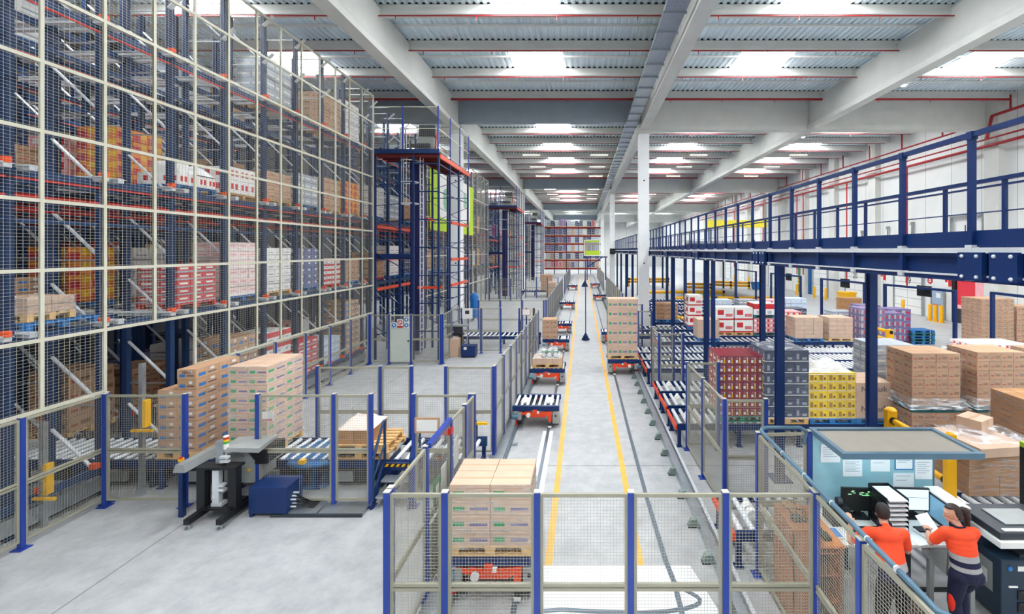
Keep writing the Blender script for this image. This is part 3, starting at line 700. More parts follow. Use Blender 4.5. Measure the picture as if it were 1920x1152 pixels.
# ================================================================ lift towers
def tower():
    t = thing('lift_tower', 'nearest pallet lift tower with railed service platform, beside the tall mesh wall', 'lift tower', (-9.5, 20.5, 0))
    W_, D_, Z = 2.9, 5.2, 9.45
    posts = [(0, 0), (1.74, 0), (2.9, 0), (2.9, 1.7), (2.9, 3.3), (2.9, D_), (1.74, D_), (0, D_), (1.74, 2.6), (1.0, .3)]
    for x, y in posts: B().box(x - .042, y - .042, 0, x + .042, y + .042, Z - .1, NAVY).done('post', t)
    b = B(); z = 1.3; k = 0
    while z < Z - .3:
        b.bar((1.74, 0, z), (2.9, 0, z), .03, .05, NAVY)
        b.bar((2.9, 0, z), (2.9, D_, z), .03, .045, NAVY); b.bar((1.74, 2.6, z), (2.9, 2.6, z), .03, .045, NAVY); b.bar((1.74, D_, z + .3), (2.9, D_, z + .3), .03, .04, NAVY)
        z += 1.28
    b.done('ring_bars', t)
    z = .5; k = 0
    while z < Z - 1:
        b = B(); b.bar((1.74, 0, z), (0, .0, z + (1.0 if k % 2 == 0 else -.2)), .03, .06, NAVY, (0, 1, 0)); b.bar((0, 0, z + .6), (1.74, 2.6, z + 1.1), .03, .05, NAVY, (0, 1, 0))
        if k % 2: b.bar((1.74, 2.6, z), (2.9, D_, z + 1), .02, .04, NAVY, (0, 1, 0)); b.bar((1.74, 2.6, z + 1), (2.9, D_, z), .02, .04, NAVY, (0, 1, 0))
        b.done('diagonal_brace', t); z += .85; k += 1
    for z in (3.2, 4.6, 6.1): B().box(-.04, .1, z - .07, .04, D_, z + .07, ORANGE).done('red_beam', t)
    for z in (3.25, 4.55, 6.4): B().box(2.85, 2.0, z - .07, 2.92, D_, z + .07, ORANGE).done('red_beam', t)
    B().box(1.75, .5, 3.2, 2.9, .56, 3.32, ORANGE).done('red_beam', t); B().box(1.75, 1.6, 6.5, 1.85, 2.6, 6.62, ORANGE).done('red_beam', t)
    B().box(0, .05, 4.6, 1.75, .15, 4.85, NAVY).done('cross_beam', t)
    b = B(); b.box(1.25, .9, .2, 1.75, 1.6, Z - .2, M('mast_navy', (34, 34, 88), .4, .1)); b.done('mast', t)
    b = B()
    for y in (.15, .55): b.box(1.98, y - .02, .3, 2.02, y + .02, Z - .1, GALVL)
    z = .5
    while z < Z - .2: b.tube((2.0, .15, z), (2.0, .55, z), .015, GALVL, 6); z += .28
    b.done('ladder', t)
    b = B(); cx, cy = 1.35, .55
    for a in range(9):
        an = PI * (.05 + .9 * a / 8) + PI / 2 + .2; b.tube((cx + .42 * math.cos(an), cy + .38 * math.sin(an), 7.2), (cx + .42 * math.cos(an), cy + .38 * math.sin(an), Z + 1.2), .012, GALVL, 5)
    for z in (7.2, 8.2, 9.2, Z + 1.15):
        P = [(cx + .42 * math.cos(2 * PI * a / 14), cy + .38 * math.sin(2 * PI * a / 14), z) for a in range(15)]
        for p, q in zip(P, P[1:]): b.bar(p, q, .012, .05, GALVL)
    b.done('ladder_cage', t)
    b = B(); b.box(-.1, -.1, Z, 2.95, 1.6, Z + .05, NAVY); b.box(1.7, 1.6, Z, 2.95, D_ + .1, Z + .05, NAVY); b.box(-.1, -.12, Z - .02, 2.95, -.06, Z + .18, NAVY); b.done('platform_deck', t)
    b = B(); b.box(2.88, .1, Z - .2, 2.96, D_ + .1, Z, ORANGE); b.box(-.1, .06, Z - .16, 2.9, .12, Z - .02, M('dark_red_beam', (112, 26, 26), .4)); b.box(1.7, 0, Z - .2, 1.78, D_, Z, MC['dark_red_beam'])
    for k in range(11): b.box(1.74, .35 + .46 * k, Z - .14, 2.9, .41 + .46 * k, Z, MC['dark_red_beam'])
    for k in range(3): b.box(-.05, .4 + .46 * k, Z - .14, 1.74, .46 + .46 * k, Z, MC['dark_red_beam'])
    b.done('platform_beams', t)
    rp = [(-.05, -.08), (1.28, -.08), (2.9, -.08), (2.93, 1.7), (2.93, 3.4), (2.93, D_ + .05)]
    for x, y in rp: B().box(x - .028, y - .028, Z, x + .028, y + .028, Z + 2.15, POST).done('railing_post', t)
    b = B()
    for (x, y), (x2, y2) in zip(rp, rp[1:]):
        for z in (.14, 1.12, 2.1): b.bar((x, y, Z + z), (x2, y2, Z + z), .03, .035, CREAM)
        L = math.hypot(x2 - x, y2 - y); w = B().grid(0, L, Z + .14, Z + 2.1, .09, .09, .003, WIRE); a = math.atan2(y2 - y, x2 - x)
        b.add([(x + p[0] * math.cos(a) - p[1] * math.sin(a), y + p[0] * math.sin(a) + p[1] * math.cos(a), p[2]) for p in w.v], w.f, WIRE)
    b.done('railing', t)
    b = B(); b.box(1.3, 1.7, Z + .05, 2.1, 2.3, Z + 1.3, MGREY); b.box(1.4, 1.65, Z + 1.2, 2.2, 2.3, Z + 1.75, DGREY); b.box(.8, 1.4, Z + .6, 2.0, 1.6, Z + .8, DGREY); b.done('motor_unit', t)
    b = B()
    for x in (.5, .75): b.box(x, 1.5, Z, x + .05, 1.55, Z + 1.6, NAVY)
    for k in range(7): b.tube((2.1 + .1 * k, 1.9, Z), (2.1 + .1 * k, 1.9, Z + .7), .012, GALVL, 5)
    b.path([(2.15, 1.8, Z + .6), (2.2, 1.8, Z + 1.2), (2.15, 1.8, Z + 1.7)], .04, RED, 6); b.done('pipework', t)
    return t
tw = tower()
dup(tw, (-9.7, 46.0, 0), 'second pallet lift tower with railed platform, behind the lime banner')
dup(tw, (-9.7, 72.2, 0), 'third and farthest pallet lift tower near the end rack')
# ================================================================ pallets and loads
PALM = {'wood': WOOD, 'blue': PBLUE, 'teal': PTEAL, 'red': PRED, 'green': PGRN}
def pallet_b(b, m, sx=1.2, sy=.8, z=0):
    for j in range(3):
        y = -sy / 2 + .05 + j * (sy - .1) / 2
        b.cb(0, y, z, sx, .1, .022, m)
        for x in (-sx / 2 + .07, 0, sx / 2 - .07): b.cb(x, y, z + .022, .14, .1, .078, m)
    for x in (-sx / 2 + .07, 0, sx / 2 - .07): b.cb(x, 0, z + .1, .14, sy, .02, m)
    n = max(5, round(sy / .155))
    for k in range(n): b.cb(0, -sy / 2 + .05 + k * (sy - .1) / (n - 1), z + .12, sx, .1, .024, m)
PMC = {}
def pallet_mesh(kind, sx, sy):
    k = (kind, round(sx, 2), round(sy, 2))
    if k not in PMC:
        b = B(); pallet_b(b, PALM[kind], sx, sy); PMC[k] = b.mesh('pallet')
    return PMC[k]
T_ = lambda *a: a
KIND = {  # carton material, prints on each side as (u0, v0, u1, v1, material)
 'tena': (CARD, [(.12, .22, .42, .55, BLUEP), (.5, .3, .9, .42, INK), (.62, .6, .8, .85, WPL), (0, .47, 1, .5, TAPE)]),
 'green': (CARDL, [(.08, .25, .36, .55, GREENP), (.5, .28, .94, .48, M('violet_print', (120, 108, 150), .7)), (0, .72, 1, .75, TAPE)]),
 'brown': (CARD, [(.12, .3, .38, .45, M('faded_red_print', (186, 88, 66), .7)), (.5, .3, .92, .6, M('faded_ink', (150, 118, 92), .7))]),
 'plain': (CARDD, [(.1, .4, .5, .55, MC['faded_ink'])]),
 'card': (CARDL, []),
 'maroon': (MAROON, [(.1, .18, .4, .5, WHITE), (.55, .1, .72, .62, YEL), (.57, .62, .69, .82, WPL), (.14, .62, .42, .86, M('maroon_light', (172, 92, 110), .5))]),
 'slate': (SLATE, [(.0, .0, 1, .08, WPL), (.16, .22, .34, .7, M('slate_light', (150, 158, 174), .5)), (.55, .2, .86, .4, MC['slate_light'])]),
 'yellow': (YELC, [(.16, .2, .5, .75, M('ochre_print', (170, 128, 40), .5)), (.62, .25, .84, .5, M('brown_print', (110, 80, 50), .5)), (0, .0, 1, .06, WPL)]),
 'redwhite': (WHITE, [(.0, .0, 1, .12, REDP), (.12, .4, .46, .8, REDP), (.56, .25, .94, .5, M('pale_red_print', (214, 120, 124), .5))]),
 'pink': (PINK, [(.1, .3, .5, .7, WHITE), (.6, .2, .9, .8, REDP)]),
 'white': (WHITE, [(.2, .3, .8, .42, MC['slate_light']), (.1, .0, .9, .06, SILV)]),
 'blush': (M('blush_carton', (244, 222, 218), .5, 0, .05), [(.1, .1, .9, .3, WHITE), (.2, .55, .8, .7, PINK)]),
 'purple': (PURP, [(.1, .15, .45, .8, SILV), (.55, .3, .9, .6, REDP)]),
 'silver': (SILV, [(0, 0, 1, .12, MC['slate_light']), (.1, .4, .9, .6, WPL)]),
 'red': (REDP, [(0, .0, 1, .22, SILV), (.2, .45, .8, .7, WHITE)]),
 'redstripe': (WHITE, [(0, .5, 1, .95, REDP), (.3, .1, .7, .35, SILV)]),
 'orange': (M('orange_carton', (240, 140, 44), .5, 0, .06), [(.0, .0, .5, .6, REDP), (.55, .4, .95, .9, YEL)]),
 'bluewhite': (M('pale_blue_pack', (206, 222, 240), .45, 0, .06), [(0, 0, 1, .1, SILV), (.2, .4, .8, .6, WPL)]),
 'dots': (WHITE, [(.3, .3, .55, .75, REDP), (.7, .3, .95, .75, REDP)]),
 'violetblue': (M('blue_violet_pack', (92, 102, 150), .5, 0, .08, 8, .08), [(.55, .5, .8, .8, WPL)]),
}
def carton_b(b, c, s, kind, gap=.006, hid=False):
    m, pr = KIND[kind]; x, y, z = c; hx, hy = s[0] / 2 - gap / 2, s[1] / 2 - gap / 2; h = s[2] - gap
    b.box(x - hx, y - hy, z, x + hx, y + hy, z + h, m)
    for (u0, v0, u1, v1, pm) in pr:
        z0, z1 = z + h * v0, z + h * v1; e = .0015
        a, d = x - hx + 2 * hx * u0, x - hx + 2 * hx * u1
        b.add([(a, y - hy - e, z0), (d, y - hy - e, z0), (d, y - hy - e, z1), (a, y - hy - e, z1)], [(0, 1, 2, 3)], pm)
        a, d = y - hy + 2 * hy * u0, y - hy + 2 * hy * u1
        for sg in (-1, 1): b.add([(x + sg * (hx + e), a, z0), (x + sg * (hx + e), d, z0), (x + sg * (hx + e), d, z1), (x + sg * (hx + e), a, z1)], [(0, 1, 2, 3)], pm)
    b.box(x - hx, y - .02, z + h, x + hx, y + .02, z + h + .001, TAPE if m in (CARD, CARDL, CARDD) else m)
def load(label, x, y, z, kind, sx, sy, h, n, pal='wood', film=FILM, detail=False, group=None, skip=(), rz=0, psize=None, filmtop=1.0, cat='pallet load'):
    """one stretch-wrapped unit load: pallet, cartons and film move together"""
    t = thing('pallet_load', label, cat, (x, y, z), rz, group)
    z0 = .005
    if pal:
        px, py = psize or (sx + .02, sy + .02)
        if detail:
            f = B(); m = PALM[pal]
            for j in range(3):
                yy = -py / 2 + .05 + j * (py - .1) / 2
                f.cb(0, yy, 0, px, .1, .022, m)
                for xx in (-px / 2 + .07, 0, px / 2 - .07): f.cb(xx, yy, .022, .14, .1, .078, m)
            for xx in (-px / 2 + .07, 0, px / 2 - .07): f.cb(xx, 0, .1, .14, py, .02, m)
            p = f.done('pallet', t); nb = max(5, round(py / .155)); dm = B().cb(0, 0, 0, px, .1, .024, m).mesh('deck_board')
            for k in range(nb): link('deck_board', dm, p, (0, -py / 2 + .05 + k * (py - .1) / (nb - 1), .12))
        else: link('pallet', pallet_mesh(pal, px, py), t)
        z0 = .147
    cw, cd, ch = sx / n[0], sy / n[1], h / n[2]
    if detail:
        b = B(); carton_b(b, (0, 0, 0), (cw, cd, ch), kind); cm = b.mesh('carton')
        for k in range(n[2]):
            for i in range(n[0]):
                for j in range(n[1]):
                    if (i, j, k) in skip: continue
                    if 0 < i < n[0] - 1 and 0 < j < n[1] - 1 and k < n[2] - 1: continue
                    jx, jy = random.uniform(-.004, .004), random.uniform(-.004, .004)
                    link('carton', cm, t, (-sx / 2 + cw * (i + .5) + jx, -sy / 2 + cd * (j + .5) + jy, z0 + k * ch))
    else:
        b = B()
        for k in range(n[2]):
            for i in range(n[0]):
                for j in range(n[1]):
                    if (i, j, k) in skip: continue
                    carton_b(b, (-sx / 2 + cw * (i + .5) + random.uniform(-.006, .006), -sy / 2 + cd * (j + .5) + random.uniform(-.006, .006), z0 + k * ch), (cw, cd, ch), kind, .01)
        b.done('carton_stack', t)
    if film:
        e = .012; b = B(); hz = h * filmtop; N = 9
        v = []; f = []
        for q in range(N + 1):
            zz = z0 - .05 + (hz + .055) * q / N
            for (cx, cy) in ((-1, -1), (0, -1), (1, -1), (1, 0), (1, 1), (0, 1), (-1, 1), (-1, 0)):
                w = e + random.uniform(0, .008); v.append((cx * (sx / 2 + w), cy * (sy / 2 + w), zz))
        for q in range(N):
            for c in range(8): f.append((q * 8 + c, q * 8 + (c + 1) % 8, q * 8 + 8 + (c + 1) % 8, q * 8 + 8 + c))
        b.add(v, f, film); b.done('stretch_film', t)
    return t
def mound(b, x0, x1, y0, y1, z, h, m, seed=1):
    """crumpled plastic film lying over a load"""
    rr = random.Random(seed); nx, ny = 9, 7; v = []; f = []
    for j in range(ny + 1):
        for i in range(nx + 1):
            u, w = i / nx, j / ny; k = min(1, 4 * min(u, 1 - u, w, 1 - w))
            v.append((x0 + (x1 - x0) * u, y0 + (y1 - y0) * w, z + k * h * (.55 + .45 * rr.random())))
    for j in range(ny):
        for i in range(nx): f.append((j * (nx + 1) + i, j * (nx + 1) + i + 1, (j + 1) * (nx + 1) + i + 1, (j + 1) * (nx + 1) + i))
    b.add(v, f, m, True); return b
CRUMP = M('crumpled_white_film', (226, 226, 230), .25, 0, .06, 7, 0, .4)

# ================================================================ roller conveyors
RM = {}
def conv(label, x0, x1, yc, w, z, pitch=.2, orange=False, group=None, legs=True, cat='conveyor'):
    t = thing('roller_conveyor', label, cat, (x0, yc, 0), 0, group); L = x1 - x0
    for s in (-1, 1): B().box(0, s * w / 2 - .025, z - .17, L, s * w / 2 + .025, z - .015, NAVY).done('side_frame', t)
    if w not in RM:
        b = B(); b.tube((0, -w / 2 + .03, 0), (0, w / 2 - .03, 0), .045, ROLL, 12); b.tube((0, -w / 2 + .02, 0), (0, -w / 2 + .04, 0), .03, BLACK, 8); RM[w] = b.mesh('roller')
    n = int(L / pitch)
    for i in range(n): link('roller', RM[w], t, (pitch * (i + .5), 0, z - .044))
    if orange:
        B().box(-.05, -w / 2 - .03, z - .16, -.01, w / 2 + .03, z - .04, ORANGE).done('end_bar', t)
        b = B(); b.tube((.42, 0, z - .01), (.42, .14, z - .01), .09, WPL, 12); b.tube((.42, -.16, z - .01), (.42, -.04, z - .01), .09, WPL, 12); b.done('drive_wheel', t)
    if legs:
        lm = B(); lm.box(-.04, -.04, 0, .04, .04, z - .17, NAVY); lm.box(-.07, -.07, 0, .07, .07, .02, NAVY); lm = lm.mesh('leg')
        k = max(2, round(L / 1.6) + 1)
        for i in range(k):
            for s in (-1, 1): link('leg', lm, t, (.06 + (L - .12) * i / (k - 1), s * (w / 2 - .04), 0))
        bm = B().box(-.02, -w / 2, .22, .02, w / 2, .27, NAVY).mesh('leg_brace')
        for i in range(k): link('leg_brace', bm, t, (.06 + (L - .12) * i / (k - 1), 0, 0))
    return t
NEARC = conv('near pallet conveyor running from the rack opening to the left track', -12.2, -2.25, 9.95, 1.1, .62, .22)
for k in range(6):
    b = B(); b.box(.4 + 1.6 * k, -.42, .06, 1.3 + 1.6 * k, .42, .4, DGREY); b.box(.55 + 1.6 * k, -.5, .12, .95 + 1.6 * k, -.42, .34, MGREY); b.box(1.45 + 1.6 * k, -.5, .0, 1.55 + 1.6 * k, .5, .42, NAVY); b.done('drive_unit', NEARC)
conv('second pallet conveyor on the left, beside the blue tank', -6.2, -2.25, 23.5, 1.12, .62, .24)
conv('third pallet conveyor far left with carton stacks on it', -6.8, -2.3, 49.5, 1.12, .62, .3)
g = 'roller lanes on the right of the track'
LANES = [(7.6, 9.2), (11.95, 13.2), (13.3, 13.2), (14.6, 13.2), (17.3, 13.2), (18.6, 13.2), (19.9, 13.2), (22.2, 13.4), (23.7, 13), (25.6, 13), (28.1, 13.9), (31.5, 13), (33.9, 13), (35.5, 13), (37.6, 13), (40.2, 13)]
for i, (y, xe) in enumerate(LANES):
    conv('roller lane right of the track, %s lane from the camera' % NTH[i], 3.6 if y == 22.2 else 4.4 if y == 28.1 else 2.4, xe, y, 1.1, .6, .2 if i < 7 else .27, i < 10, g)

# ================================================================ shuttle tracks and cars
def rails():
    t = thing('shuttle_track', 'left shuttle car track with flat rail and raised galvanised side rail', 'track', (0, 0, 0))
    B().box(-1.0, 5.6, .001, -.92, 90, .02, RAILM).done('flat_rail', t)
    b = B(); b.box(-1.88, 5.6, 0, -1.83, 90, .09, RAILM); b.box(-2.22, 5.6, 0, -1.9, 90, .06, GALV); b.done('side_rail', t)
    bm = B().box(-.06, -.05, 0, .06, .05, .05, GALV).mesh('bracket')
    for k in range(40): link('bracket', bm, t, (-1.74, 6.5 + 1.0 * k, 0))
    t = thing('shuttle_track', 'right shuttle car track with dark flat rail and bracketed galvanised side rail', 'track', (0, 0, 0))
    b = B(); pts = [(1.27, 90), (1.27, 12), (1.29, 9), (1.33, 7.2), (1.37, 6.75), (1.36, 5.8), (1.38, 4.4)]
    b.ribbon(pts, .075, .004, .016, RAILM)
    pts = [(1.36, 6.8), (1.4, 6.7), (1.47, 6.6), (1.57, 6.52), (1.64, 6.46), (1.67, 6.4), (1.65, 6.34), (1.57, 6.29), (1.4, 6.23), (1.15, 6.19), (.8, 6.17), (.2, 6.19), (-.3, 6.22), (-.55, 6.2), (-.75, 6.1), (-.9, 5.95), (-.97, 5.8)]
    b.ribbon(pts, .06, .004, .013, RAILM)
    b.done('flat_rail', t)
    b = B(); b.prism([(2.06, 0), (2.27, 0), (2.27, .12), (2.2, .17), (2.06, .17)], 'y', 4.6, 90, GALV); b.box(2.28, 4.6, 0, 2.34, 90, .1, GALVL); b.done('side_rail', t)
    k = B(); k.prism([(0, 0), (-.13, 0), (-.15, .03), (-.1, .14), (0, .16)], 'y', -.05, .05, M('bracket_green_grey', (126, 146, 140), .4, .3)); k.box(-.16, -.06, 0, -.02, .06, .015, BLACK); km = k.mesh('bracket')
    for i in range(60): link('bracket', km, t, (2.06, 5.3 + .94 * i, 0))
rails()
def car():
    t = thing('shuttle_car', 'x', 'shuttle car', (0, 0, 0), 0, 'rail shuttle cars on the tracks')
    for y in (-.5, .5): B().box(-.66, y - .04, .46, .66, y + .04, .6, NAVY).done('side_beam', t)
    rb = B(); rb.tube((0, -.45, 0), (0, .45, 0), .04, ROLL, 12); rm = rb.mesh('roller')
    for k in range(8): link('roller', rm, t, (-.58 + 1.16 * k / 7, 0, .565))
    wb = B()
    for y in (-.1, .1): wb.ell((0, y, 0), (.13, .09, .075), WPL, 12, 8)
    wm = wb.mesh('drive_roller')
    for x in (-.36, .36): link('drive_roller', wm, t, (x, 0, .57))
    b = B(); b.box(-.62, -.46, .44, .62, .46, .47, DGREY); b.box(-.3, -.3, .4, .3, .3, .46, M('dark_red_frame', (120, 26, 22), .45)); b.done('under_frame', t)
    b = B()
    for y in (-.52, .52):
        b = B(); b.prism([(-.34, .40), (-.24, .30), (.26, .30), (.34, .36), (.36, .16), (.44, .16), (.46, .46), (.2, .43), (-.1, .42), (-.28, .45)], 'y', y - .05, y + .05, ORANGE)
        b.tube((-.2, y - .07, .36), (-.2, y + .07, .36), .07, ORANGE, 12); b.box(-.08, y - .07, .38, .04, y + .06, .5, ORANGE)
        b.bar((-.3, y, .38), (-.46, y, .42), .06, .07, ORANGE, (0, 1, 0))
        b.done('axle_beam', t)
    b = B()
    for y in (-.52, .52):
        b.box(-.5, y - .05, .2, -.4, y + .05, .44, MGREY); b.box(-.52, y - .06, .16, -.38, y + .06, .22, BLACK); b.box(-.56, y - .04, .06, -.5, y + .04, .3, RED); b.tube((-.66, y, .3), (-.5, y, .3), .08, M('motor_blue_grey', (84, 118, 138), .4, .1), 12)
    b.done('guide_bogie', t)
    for y in (-.52, .52):
        w = B(); w.tube((.36, y, .1), (.44, y, .1), .085, BLACK, 14); w.box(.35, y - .1, .02, .45, y - .08, .07, WPL); w.done('wheel', t)
    for y in (-.48, .48):
        w = B(); w.tube((-.5, y, .15), (-.42, y, .15), .07, BLACK, 14); w.done('wheel', t)
    b = B(); b.box(.47, -.52, .1, .64, .5, .45, MGREY); b.tube((.56, -.53, .32), (.56, -.52, .32), .03, BLACK, 10); b.box(.46, -.54, .08, .65, -.5, .1, BLACK); b.done('control_box', t)
    b = B(); b.tube((-.2, -.64, .37), (-.2, -.57, .37), .06, WPL, 12); b.box(.02, -.58, .4, .1, -.54, .46, WPL); b.done('sensor', t)
    return t
c0 = car()
XL, XR = -1.33, 1.66
def place_car(x, y, label, first=False, flip=False):
    o = c0 if first else dup(c0)
    o.location = (x, y, .015); o['label'] = label
    if flip: o.rotation_euler = (0, 0, 0); o.scale = (-1, 1, 1)
place_car(XL, 6.95, 'shuttle car behind the front fence, carrying the green-printed carton load', True)
place_car(XL, 13.15, 'empty rail shuttle car, nearest to the camera on the left track')
place_car(XL, 17.1, 'shuttle car on left track carrying a pallet with glass jars under film')
place_car(XL, 22.6, 'shuttle car on left track carrying the brown carton block')
place_car(XL, 27.4, 'empty shuttle car just behind the brown carton block, left track')
place_car(XL, 38.5, 'empty shuttle car halfway down the left track')
place_car(XL, 57.0, 'farthest shuttle car on the left track')
place_car(XR, 18.5, 'shuttle car on right track under the tall green-marked carton load', flip=True)
place_car(XR, 24.6, 'shuttle car half hidden behind the tall green-marked carton load', flip=True)
place_car(XR, 45.0, 'shuttle car with navy sides far down the right track', flip=True)
place_car(XR, 60.0, 'farthest shuttle car on the right track', flip=True)
load('low wrapped carton load with green prints on the shuttle car behind the front fence', XL, 6.82, .62, 'green', 1.16, .8, .88, (2, 2, 4), 'wood', FILMH, True)
load('tall wrapped carton load with green marks on the right-hand shuttle car', XR - .05, 18.5, .62, 'green', 1.2, .82, 2.28, (3, 2, 6), 'wood', FILM, True)
load('brown carton block on the left shuttle car beyond the jars', XL - .32, 22.6, .62, 'brown', .72, .85, .95, (2, 2, 4), None, FILM, True)
t = load('pallet of cartons with three glass jars on top under film, left track', XL, 17.1, .62, 'card', 1.1, .8, .2, (3, 2, 1), 'wood', None, True)
b = B()
for k in range(3):
    for j in range(2): b.lathe([(0, 0), (.1, 0), (.11, .2), (.09, .26), (.0, .26)], -.14 + .22 * k, -.2 + .25 * j, M('jar_glass_green', (110, 138, 120), .2), 12); b.lathe([(.07, .262), (.0, .262)], -.14 + .22 * k, -.2 + .25 * j, WPL, 10)
for k in range(3): b.tube((-.14 + .22 * k, -.315, .13), (-.14 + .22 * k, -.305, .13), .08, WPL, 12)
b.done('glass_jar', t, (0, 0, .35)); mound(B(), -.56, .56, -.42, .42, .36, .34, film_mat('jar_film', .3), 3).done('stretch_film', t)

# ================================================================ near pallet conveyor loads
a = load('wrapped carton load with blue prints and a raised corner, left on near conveyor', -8.52, 10.0, .62, 'tena', .8, 1.2, 1.74, (2, 2, 8), 'wood', FILM, True, skip={(0, 0, 7), (0, 1, 7), (0, 0, 6)}, filmtop=.74)
text('lettering', 'TENA', .085, (.2, -.605, .147 + 1.525 + .14), (PI / 2, 0, 0), INK, a)
b = load('tall wrapped carton load with green prints, right of the blue-printed load', -7.03, 10.0, .62, 'green', .8, 1.2, 1.8, (2, 2, 9), 'wood', FILMH, True)
bb = B(); bb.box(-.02, -.61, 0, .24, -.6, .2, WPL); bb.box(-.0, -.612, .02, .22, -.61, .04, REDP); bb.done('paper_label', b, (.3, -.005, .8))
t = load('low cardboard load under a white film mound on two stacked wooden pallets', -4.72, 9.85, .77, 'plain', .72, .8, .3, (2, 2, 1), 'wood', None, True, psize=(1.2, .9))
for ch in t.children:
    if ch.name.startswith('carton'): ch.location.x -= .12
mound(B(), -.49, .26, -.41, .41, .43, .2, M('milky_film', (232, 216, 204), .25, 0, .06, 7, 0, .4), 5).done('stretch_film', t)
bb = B(); pallet_b(bb, WOOD, 1.25, .95); tag(bb.done('pallet', None, (-4.7, 9.85, .622)), 'lower wooden pallet under the film-mounded load on the near conveyor', 'pallet')
load('block of cartons far left on the third pallet conveyor', -4.0, 49.5, .62, 'brown', 1.2, .9, 1.6, (3, 2, 5), 'wood', None)
load('pale carton block left of the far track before the end rack', -3.4, 47.9, .0, 'card', 1.0, .9, 1.5, (2, 2, 5), 'wood', None)

# ================================================================ pallets on the right-hand lanes
load('maroon drink carton pallet with yellow bottle prints beside the walkway leg', 4.1, 12.0, .6, 'maroon', 1.18, 1.0, 1.55, (6, 3, 7), 'green', FILM, True)
load('slate-blue carton pallet behind the front walkway leg', 5.17, 11.85, .6, 'slate', 1.12, 1.0, 1.72, (3, 3, 6), 'wood', FILM, True)
load('bright yellow carton pallet with white film cap', 6.32, 11.85, .6, 'yellow', 1.2, 1.0, 1.15, (5, 3, 5), 'blue', FILM, True)
mound(B(), 5.72, 6.92, 11.34, 12.36, 1.85, .32, film_mat('cap_film', 1.8), 8).done('crumpled_film', None)
o = bpy.data.objects['crumpled_film']; tag(o, 'crumpled white film cap lying on the yellow carton pallet', 'film')
mound(B(), 4.63, 5.73, 11.38, 12.35, 2.47, .12, film_mat('loose_film', .35), 9).done('loose_film', None)
tag(bpy.data.objects['loose_film'], 'loose clear film on top of the slate-blue carton pallet', 'film')
t = load('wrapped brown carton pallet lettered along the side, right of the yellow pallet', 7.4, 11.85, .6, 'card', .95, 1.0, .9, (1, 1, 1), 'blue', FILM, True)
for z in (.38, .88): text('lettering', 'Nesquik', .2, (-.02, -.505, z), (PI / 2, 0, 0), INK, t)
def pair(x, y, sx, lab, hb=1.0, hu=1.25):
    load('lower brown pallet of the double stack ' + lab, x, y, 0, 'brown', sx, .9, hb, (4, 3, 5), 'wood', FILMH, True)
    load('upper brown pallet of the double stack ' + lab, x, y, hb + .155, 'brown', sx, .9, hu, (4, 3, 6), 'teal', FILM, True)
    b = B(); v = []; zz = hb + .155; q = [(-1, -1), (0, -1), (1, -1), (1, 0), (1, 1), (0, 1), (-1, 1), (-1, 0)]
    for z, w in ((.34, .02), (.2, .05), (.1, .13)):
        for cx, cy in q: e = w + random.uniform(0, .03); v.append((cx * (sx / 2 + e), cy * (.45 + e), z))
    b.add(v, [(r * 8 + c, r * 8 + (c + 1) % 8, r * 8 + 8 + (c + 1) % 8, r * 8 + 8 + c) for r in range(2) for c in range(8)], film_mat('skirt_film', .42)); o = [k for k in bpy.data.objects if k.get('label', '').startswith('upper brown') and k['label'].endswith(lab)][0]; b.done('film_skirt', o)
pair(8.4, 11.1, 1.15, 'right of the lettered pallet')
pair(9.95, 11.1, 1.15, 'second from the yellow pallet', 1.0, 1.28)
pair(11.5, 11.0, 1.15, 'at the right edge behind the printer', 1.0, 1.28)
load('grey film-wrapped pallet behind the first double stack of brown cartons', 8.45, 12.6, 0.6, 'silver', 1.1, 1.0, 1.7, (3, 3, 6), 'blue', FILMH)
load('white and red bottle pallet behind the double stacks', 13.1, 14.6, .6, 'redwhite', 1.9, 1.2, 1.0, (6, 3, 4), 'wood', FILMH)
load('leaning tall brown wrapped stack at the right edge', 9.35, 9.3, 0, 'plain', .9, 1.0, 1.85, (3, 2, 8), 'wood', FILMH, False)
